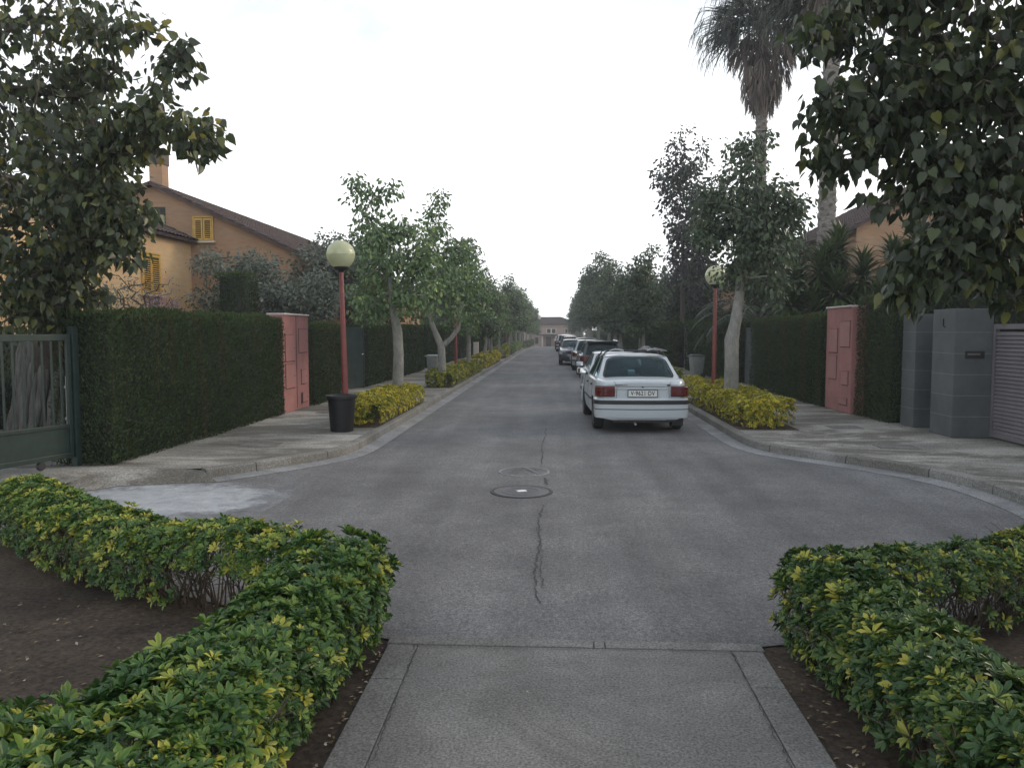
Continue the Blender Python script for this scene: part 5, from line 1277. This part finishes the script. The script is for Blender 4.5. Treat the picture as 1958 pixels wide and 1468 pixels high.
# ------------------------------------------------------------ garden trees behind the hedges
def garden_tree(name, label, loc, seed, h, r, mat, L=.12, n=120, nl=46, bark='bark_dark', tmpl=T_DIA, group='garden trees behind the hedges', hang=.3, flat=1., cr=.35, z0=.35):
    rg = random.Random(seed); lob = []
    for i in range(7):
        a = rg.uniform(0, 6.3); q = rg.uniform(.15, .6) * r
        lob.append((math.cos(a) * q, math.sin(a) * q, lerp(h * z0, h * .82, i / 6), r * rg.uniform(.45, .65), r * rg.uniform(.45, .65), h * .16, n // 7))
    return make_tree(name, loc, label, 'tree', group, seed, [(0, 0, 0, r * .07), (.03, 0, h * .2, r * .06), (0, .02, h * .4, r * .045), (.02, 0, h * .6, r * .03)], lob, nl, cr, L * 1.1, L * .66, tmpl, M[mat], M[bark], r_tip=.007, hang=hang, up=.3)
garden_tree('olive_tree', 'grey-green olive tree behind the near end of the left hedge, below the sloping roof', (-8.3, 22.5, 0), 51, 4.6, 2.2, 'lf_olive', .12, 170, 75, cr=.38, z0=.42)
garden_tree('olive_tree', 'grey-green olive tree behind the lamp post', (-8.0, 27.0, 0), 52, 5.4, 2.4, 'lf_olive', .13, 180, 75, cr=.4, z0=.42)
garden_tree('garden_tree', 'dark leafy garden tree behind the door beyond the lamp post', (-8.2, 32, 0), 53, 6.0, 2.6, 'lf_darkbush', .16, 170, 60, cr=.45, z0=.35)
garden_tree('garden_bush', 'climbing bush at the corner of the front wing of the left house', (-10.7, 24.6, 0), 54, 3.4, 1.0, 'lf_darkbush', .10, 90, 22, z0=.5)
garden_tree('garden_bush', 'bare-twigged bush with small pale leaves in front of the left house wall', (-10.0, 18.2, 0), 55, 3.6, 1.2, 'lf_olive', .06, 110, 7, z0=.6, bark='bark_dark')
garden_tree('bougainvillea', 'mauve flowering shrub under the shuttered window of the left house', (-10.2, 20.0, 0), 56, 3.0, .65, 'lf_bougain', .06, 60, 16, z0=.72, cr=.2)
# clipped cypress block
hedge(-8.9, -8.05, 20.2, 21.0, 3.35, 'dark clipped cypress standing behind the left hedge like a block', 1, 700, .07, name='cypress', cat='cypress', group='x', seed=61, z0=0)
del bpy.data.objects['cypress']['group']
# leafless trees over the roof
for i, (x, y, h) in enumerate(((-16.5, 46, 8.0), (-14.2, 44.5, 7.0))):
    make_tree('bare_tree', (x, y, 0), ['leafless winter tree showing over the left roof ridge, the left one of two', 'leafless winter tree beside the small far chimney'][i], 'tree', 'leafless trees behind the left house', 70 + i, [(0, 0, 0, .15), (0, 0, 2.5, .11), (0, 0, 4.5, .07)],
              [(0, 0, h * .8, 1.5, 1.5, h * .16, 60)], 1, .1, .05, .03, T_DIA, M['lf_olive'], M['twig'], r_tip=.009, r_pow=.4, step=.3)
# fillers along both sides, far enough to read as single trees
gA = garden_tree('garden_tree', 'x', (-9.5, 41, 0), 57, 5.2, 2.4, 'lf_street2', .22, 150, 55, cr=.5)
gB = garden_tree('garden_tree', 'x', (9.3, 36, 0), 58, 6.5, 2.6, 'lf_darkbush', .22, 160, 55, cr=.5)
gA['label'] = 'rounded garden tree behind the left hedge beyond the wheelie bin'; gB['label'] = 'dark garden tree behind the right hedge, left of the fronds'
spots = [(-9.2, 50, 1), (-9, 60, 1.05), (-9.6, 71, 1.1), (-9, 83, 1.1), (-9.4, 97, 1.1), (-9, 113, 1.1), (-8.6, 130, 1.1), (8.8, 46, 1.0), (9.2, 56, 1.05), (8.8, 67, 1.1), (9.2, 80, 1.1), (8.8, 95, 1.15), (9, 112, 1.2), (8.7, 130, 1.2),
         (-15.5, 34, .9), (-19, 60, 1.2), (-18, 90, 1.2), (16, 48, 1.1), (18, 80, 1.3), (-12, 160, 1.2), (11, 158, 1.4), (-5.5, 170, 1.3), (5.5, 172, 1.25)]
for i, (x, y, s) in enumerate(spots):
    c = copy_tree((gA, gB)[i % 2]); c.location = (x, y, gz(y)); c.rotation_euler.z = i * 1.3; c.scale = (s, s, s)
    side = 'left' if x < 0 else 'right'; same = sorted([q[1] for q in spots if (q[0] < 0) == (x < 0)]); k = same.index(y)
    c['label'] = 'garden tree behind the %s hedge, number %d in order of distance, %s foliage' % (side, k + 2, ('mid green', 'dark')[i % 2])
# tall dark reddish tree behind the right hedge, left of the palm
garden_tree('tall_tree', 'tall slender purplish-dark tree left of the palm, behind the right hedge', (6.4, 40, 0), 59, 12.2, 1.9, 'lf_purple', .20, 230, 30, cr=.42, tmpl=T_OVAL, z0=.38, hang=.5)
garden_tree('garden_tree', 'dark low tree between the lamp globe and the yucca clump', (7.9, 29, 0), 60, 5.6, 2.2, 'lf_darkbush', .17, 170, 60, cr=.45, z0=.3)
garden_tree('garden_tree', 'leafy dark tree behind the slatted gate at the far right', (11.5, 17, 0), 62, 4.6, 2.6, 'lf_darkbush', .17, 170, 55, cr=.45, z0=.4)
garden_tree('garden_tree', 'dark tree behind the grey pillars', (9.6, 19.5, 0), 63, 3.4, 1.3, 'lf_darkbush', .12, 100, 24, cr=.4, z0=.4)

# ------------------------------------------------------------ palms and yucca
def fan_fronds(rng, centers, dirs, nb, L, droop, spread=1.9):
    P, D, U, T, LL = [], [], [], [], []
    for c, d in zip(centers, dirs):
        d = d / np.linalg.norm(d); s = np.cross(d, [0, 0, 1.]); s /= max(np.linalg.norm(s), 1e-6); t0 = rng.uniform(.2, .8)
        for k in range(nb):
            a = (k / (nb - 1) - .5) * spread * 1.6; v = d * math.cos(a) + s * math.sin(a) + np.array([0, 0, -droop * (.3 + abs(math.sin(a)))])
            P.append(c + v * .15); D.append(v + rng.normal(0, .05, 3)); U.append(np.array([0, 0, 1.]) + rng.normal(0, .4, 3)); T.append(np.clip(t0 + rng.normal(0, .15), 0, 1)); LL.append(L * (1 - .35 * abs(a) / (spread * .8)) * rng.uniform(.85, 1.1))
    return map(np.array, (P, D, U, LL, T))
def fan_palm(loc, h, tr, R, label, seed, skirt=3.4, nf=64, lean=.0):
    rng = np.random.default_rng(seed); e = empty('fan_palm', loc, 0, label, 'palm tree', 'tall fan palms behind the right hedge')
    prof = []; nz = int(h / .12)
    for i in range(nz): z = h * i / nz; r = tr * (1.15 - .25 * z / h) * (1 + .10 * (i % 2)) ; prof.append((r, z))
    mb = MB().lathe(prof, 18); mb.v = [(x * (1 + .06 * math.sin(z * 37 + 3 * math.atan2(y, x))) + lean * z, y * (1 + .06 * math.cos(z * 29 + 2 * math.atan2(y, x))), z) for x, y, z in mb.v]
    # leaf-base stubs in a spiral
    for i in range(int(h * 26)):
        a = i * 2.4; z = i / 26; r = tr * (1.15 - .25 * z / h); c, s = math.cos(a), math.sin(a)
        b0 = Vector((c * r * .9 + lean * z, s * r * .9, z)); t_ = b0 + Vector((c * .09, s * .09, .13)); sd = Vector((-s, c, 0)) * .075
        mb.add([b0 - sd, b0 + sd, t_ + sd * .5, t_ - sd * .5, b0 + Vector((0, 0, .09))], [(0, 1, 2, 3), (3, 2, 4)])
    mb.build('trunk', M['palmbark'], e, smooth=.7)
    top = np.array([lean * h, 0, h])
    cs, ds = [], []
    for i in range(nf):
        a = i * 2.399; el = rng.uniform(-.55, 1.1); d = np.array([math.cos(a) * math.cos(el), math.sin(a) * math.cos(el), math.sin(el)]); cs.append(top + d * R * rng.uniform(.35, .6)); ds.append(d)
    P, D, U, LL, T = fan_fronds(rng, cs, ds, 26, R * .62, .22)
    # tips: second, hanging set
    P2 = P + nrm(D) * (LL[:, None] * .85); D2 = nrm(D) * .35 + np.array([0, 0, -1.]) + rng.normal(0, .1, D.shape)
    Pa = np.vstack([P, P2]); Da = np.vstack([D, D2]); Ua = np.vstack([U, U]); La = np.concatenate([LL, LL * .45]); Ta = np.concatenate([T, T])
    link('crown', leaf_mesh('crown', Pa, Da, Ua, La, np.where(np.arange(len(La)) < len(LL), .045, .028), T_BLADE, Ta), M['lf_palm'], e)
    pm = MB()
    for c, d in zip(cs, ds): pm.tube([tuple(top - np.array([0, 0, .2])), tuple(c + np.array([0, 0, .05]))], [.025, .015], 4, False)
    pm.build('frond_stalks', M['lf_palm'], e)
    cs, ds = [], []
    for i in range(int(skirt * 26)):
        a = i * 2.399; z = h - .1 - skirt * (i / (skirt * 26)) * .78; k = 1 - i / (skirt * 26); q = rng.uniform(.3, .5 + .9 * k * R / 2.3)
        c = np.array([math.cos(a) * q + lean * z, math.sin(a) * q, z]); cs.append(c); ds.append(np.array([math.cos(a) * .5 * k, math.sin(a) * .5 * k, -1.]))
    P, D, U, LL, T = fan_fronds(rng, cs, ds, 16, .95, .0, .55)
    link('dead_skirt', leaf_mesh('dead_skirt', P, D, U, LL, .05, T_BLADE, T), M['lf_skirt'], e)
    return e
fan_palm((8.15, 32, 0), 13.9, .21, 2.5, 'tall fan palm with a shaggy brown skirt rising behind the right street tree', 81, skirt=3.6, lean=-.004)
fan_palm((8.35, 25, 0), 12.6, .24, 2.3, 'second fan palm nearer the pink wall, its crown hidden among the big tree leaves', 82, skirt=1.6, lean=.006)
def yucca(loc, heads, label, seed, blade=.75):
    rng = np.random.default_rng(seed); e = empty('yucca', loc, 0, label, 'yucca', 'yucca clumps behind the right hedge'); mb = MB(); P, D, U, L, T = [], [], [], [], []
    for (x, y, z) in heads:
        mb.tube([(x * .4, y * .4, 0), (x * .7, y * .7, z * .5), (x, y, z)], [.16, .12, .09], 8)
        for i in range(230):
            a = i * 2.399; el = lerp(1.35, -1.25, i / 230) + rng.normal(0, .1); d = np.array([math.cos(a) * math.cos(el), math.sin(a) * math.cos(el), math.sin(el)])
            P.append(np.array([x, y, z - .45 * i / 230])); D.append(d); U.append([0, 0, 1.]); L.append(blade * rng.uniform(.8, 1.1)); T.append(np.clip(rng.uniform(.25, 1), 0, 1))
        for i in range(46):
            a = rng.uniform(0, 6.3); zz = z - rng.uniform(.3, 1.1); P.append(np.array([x, y, zz])); D.append([math.cos(a) * .35, math.sin(a) * .35, -1]); U.append([0, 0, 1.]); L.append(blade * .9); T.append(rng.uniform(0, .14))
    mb.build('trunk', M['palmbark'], e, smooth=.7)
    link('crown', leaf_mesh('crown', np.array(P), np.array(D, float), np.array(U, float) + rng.normal(0, .1, (len(U), 3)), np.array(L), .09, T_BLADE, np.array(T)), M['lf_yucca'], e)
yucca((8.2, 22.6, 0), [(-.75, 0, 3.6), (-.1, .5, 4.3), (-.5, -.6, 3.0), (.3, -.3, 3.5), (-1.2, .6, 3.3), (-.9, -.2, 2.5), (-1.5, .2, 2.7), (.1, .2, 2.6), (-.4, .3, 3.9)], 'yucca clump with dry hanging leaves just left of the rough palm trunk', 91)
yucca((9.9, 22.4, 0), [(-.55, 0, 3.9), (.2, .3, 4.4), (-.2, -.6, 3.2), (.7, -.2, 3.6), (.1, .1, 2.9), (1.0, .2, 3.0), (-.7, .3, 2.9), (.5, .3, 2.4), (-.1, 0, 3.5)], 'yucca clump to the right of the rough palm trunk, in front of the brown house', 92)

# feather palm: arching fronds over the hedge
def feather_palm(loc, label, seed, n=22, L=2.6):
    rng = np.random.default_rng(seed); e = empty('date_palm', loc, 0, label, 'palm tree'); mb = MB(); P, D, U, LL, T = [], [], [], [], []
    mb.tube([(0, 0, 0), (0, 0, 1.9)], [.3, .26], 12)
    for i in range(n):
        a = i * 2.399; el0 = lerp(1.2, .15, i / n); p = np.array([0, 0, 1.9]); pts_ = [tuple(p)]; el = el0; t0 = rng.uniform(.2, .8)
        for k in range(16):
            d = np.array([math.cos(a) * math.cos(el), math.sin(a) * math.cos(el), math.sin(el)]); p = p + d * L / 16; pts_.append(tuple(p)); el -= (1.5 + el0 * .4) / 16
            sd = np.array([-math.sin(a), math.cos(a), 0]); ll = .5 * math.sin(PI * (.12 + .8 * k / 16)) + .08
            for q in (0, .5):
                for s in (-1, 1):
                    P.append(p - d * q * L / 16); D.append(sd * s * .9 + d * .7 + np.array([0, 0, -.25])); U.append(np.array([0, 0, 1.])); LL.append(ll); T.append(t0)
        mb.tube(pts_, [.03] * 8 + [.015] * (len(pts_) - 8), 5, False)
    mb.build('trunk', M['palmbark'], e, smooth=.7)
    T = np.clip(np.array(T) + rng.normal(0, .15, len(T)), 0, 1)
    link('crown', leaf_mesh('crown', np.array(P), np.array(D), np.array(U) + rng.normal(0, .2, (len(U), 3)), np.array(LL), .035, T_BLADE, T), M['lf_darkbush'] if False else M['lf_palm2'], e)
M['lf_palm2'] = leafmat('feather_palm_leaves', [(0, (.02, .035, .018)), (.6, (.035, .058, .028)), (1, (.07, .10, .045))], .45, .2)
feather_palm((7.0, 27.5, .2), 'date palm with arching feather fronds over the right hedge near the lamp', 95)

# norfolk pine on the left
def norfolk(loc, h, label, seed):
    rng = np.random.default_rng(seed); e = empty('norfolk_pine', loc, 0, label, 'tree'); mb = MB().tube([(0, 0, 0), (0, 0, h * .6), (0, 0, h)], [.16, .1, .03], 10); P, D, U, L = [], [], [], []
    z = 1.8; k = 0
    while z < h - .2:
        R = 3.3 * (1 - (z - 1.2) / (h - .8)) ** .8 + .15
        for i in range(7):
            a = i * 2 * PI / 7 + k * .4; n = int(R / .09)
            for j in range(n):
                s = (j + 1) / n; r = R * s; p = np.array([math.cos(a) * r, math.sin(a) * r, z + .38 * R * s * s + .05])
                for q in range(9):
                    b = rng.uniform(0, 6.3); sd = np.array([-math.sin(a), math.cos(a), 0]); v = np.array([math.cos(a), math.sin(a), .5]) * .8 + sd * math.cos(b) * .9 + np.array([0, 0, math.sin(b) * .6])
                    P.append(p); D.append(v); U.append(rng.normal(size=3)); L.append(.2)
            mb.tube([(0, 0, z), (math.cos(a) * R * .5, math.sin(a) * R * .5, z + .38 * R * .25), (math.cos(a) * R, math.sin(a) * R, z + .38 * R)], [.03, .02, .008], 4, False)
        z += .62; k += 1
    mb.build('trunk', M['bark_dark'], e, smooth=.7)
    link('crown', leaf_mesh('crown', np.array(P), np.array(D), np.array(U), np.array(L), .06, T_DIA, rng.uniform(0, 1, len(P))), M['lf_street2'], e)
norfolk((-6.6, 56, 0), 8.5, 'norfolk pine with upswept tiered branches sticking out behind the second left street tree', 96)

# litter on soil and footpath edge
rng = np.random.default_rng(5)
def litter(n, x0, x1, y0, y1, z, s): return np.stack([rng.uniform(x0, x1, n), rng.uniform(y0, y1, n), np.full(n, z)], 1), np.full(n, s)
parts_ = [litter(150, -1.02, -.97 - .02, 1, 4.5, .004, .03), litter(260, -4.5, -1.6, 2.8, 5.2, .002, .035), litter(160, 1.21, 1.4, 1, 4.5, .004, .03), litter(160, 1.8, 4, 2.9, 5, .002, .035), litter(10, -.8, 1, 3, 4.5, .016, .02), litter(110, -5.5, -3.3, 9.8, 24, .134, .035), litter(120, 3.5, 6.3, 8.5, 22, .134, .035), litter(50, -2.95, -2.7, 11.5, 24, .03, .03), litter(50, 2.8, 3.0, 12, 24, .03, .03), litter(60, -3, 4, 5, 11, .012, .018)]
P = np.vstack([p for p, s in parts_]); L = np.concatenate([s for p, s in parts_]); n = len(P); a = rng.uniform(0, 6.3, n)
o = link('leaf_litter', leaf_mesh('leaf_litter', P, np.stack([np.cos(a), np.sin(a), rng.uniform(.02, .3, n)], 1), np.tile([0, 0, 1.], (n, 1)) + rng.normal(0, .2, (n, 3)), L * rng.uniform(.6, 1.4, n), L * .5, T_DIA, rng.uniform(0, 1, n)), M['lf_litter']); tag(o, 'dry leaves and twigs scattered on soil and paving edges', 'leaf litter', kind='stuff')
o = MB().lathe([(.001, .015), (.045, .03), (.06, .02), (.07, .002), (.001, .001)], 14).build('dark_hole_lump', M['potblack'], smooth=.8); o.location = (-2.13, 3.32, -.004); o.scale = (1.1, .8, .7)  # black lump shaped in place of a dark round hole in the soil
tag(o, 'small black lump standing for a dark round hole in the bare soil of the left bed', 'lump')

# ------------------------------------------------------------ camera, light, sky
cam = bpy.data.cameras.new('camera'); co = bpy.data.objects.new('camera', cam); C.objects.link(co)
cam.sensor_width = 36; cam.lens = 36 * 1500 / 1958; cam.clip_end = 2000; cam.clip_start = .05
co.location = (0, 0, 1.85); co.rotation_euler = (rad(90 - 3.852), 0, rad(3.084))
bpy.context.scene.camera = co
az, el = rad(25), rad(24)        # sun low on the right-hand side, veiled by cloud
sd = Vector((math.cos(az) * math.cos(el), math.sin(az) * math.cos(el), math.sin(el)))
sun = bpy.data.lights.new('sun', 'SUN'); so = bpy.data.objects.new('sun', sun); C.objects.link(so)
sun.energy = .9; sun.angle = rad(16); sun.color = (1, .80, .58); so.rotation_euler = (-sd).to_track_quat('-Z', 'Y').to_euler()
w = bpy.data.worlds.new('World'); bpy.context.scene.world = w; w.use_nodes = True; nt = w.node_tree; nt.nodes.clear()
sky = N(nt, 'ShaderNodeTexSky', sky_type='NISHITA'); sky.sun_disc = False; sky.sun_elevation = el; sky.sun_rotation = math.atan2(sd.x, sd.y); sky.air_density = 1; sky.dust_density = 2
tc_ = N(nt, 'ShaderNodeTexCoord'); sp = N(nt, 'ShaderNodeSeparateXYZ'); nt.links.new(tc_.outputs['Generated'], sp.inputs[0])
mp = N(nt, 'ShaderNodeMapping'); mp.inputs['Scale'].default_value = (1, 1, 2.5); nt.links.new(tc_.outputs['Generated'], mp.inputs[0])
nf_ = noi(nt, mp.outputs[0], 1.4, 6, .6, .4)
cov = math_(nt, 'SUBTRACT', math_(nt, 'ADD', nf_, .50), math_(nt, 'MULTIPLY', sp.outputs['Z'], 1.3), True)
cf = ramp(nt, cov, [(.45, (.36, .36, .36)), (.84, (1, 1, 1))])
cc = mix(nt, cf, sky.outputs[0], (13.5, 13.7, 13.8))
bg = N(nt, 'ShaderNodeBackground'); bg.inputs['Strength'].default_value = .10; nt.links.new(cc, bg.inputs['Color'])
ow = N(nt, 'ShaderNodeOutputWorld'); nt.links.new(bg.outputs[0], ow.inputs[0])
vs_ = bpy.context.scene.view_settings; vs_.view_transform = 'Standard'; vs_.look = 'None'; vs_.gamma = 1; vs_.exposure = .38

m = bpy.data.materials.new('haze_air'); m.use_nodes = True; nt = m.node_tree; nt.nodes.clear()
pv = N(nt, 'ShaderNodeVolumePrincipled'); pv.inputs['Color'].default_value = (.86, .93, 1, 1); pv.inputs['Density'].default_value = .0014; pv.inputs['Anisotropy'].default_value = .2
om = N(nt, 'ShaderNodeOutputMaterial'); nt.links.new(pv.outputs[0], om.inputs['Volume'])
o = MB().box(-60, 60, -20, 200, -3, 24).build('haze', m); tag(o, 'thin pale haze lying over the whole street', 'haze', kind='stuff')
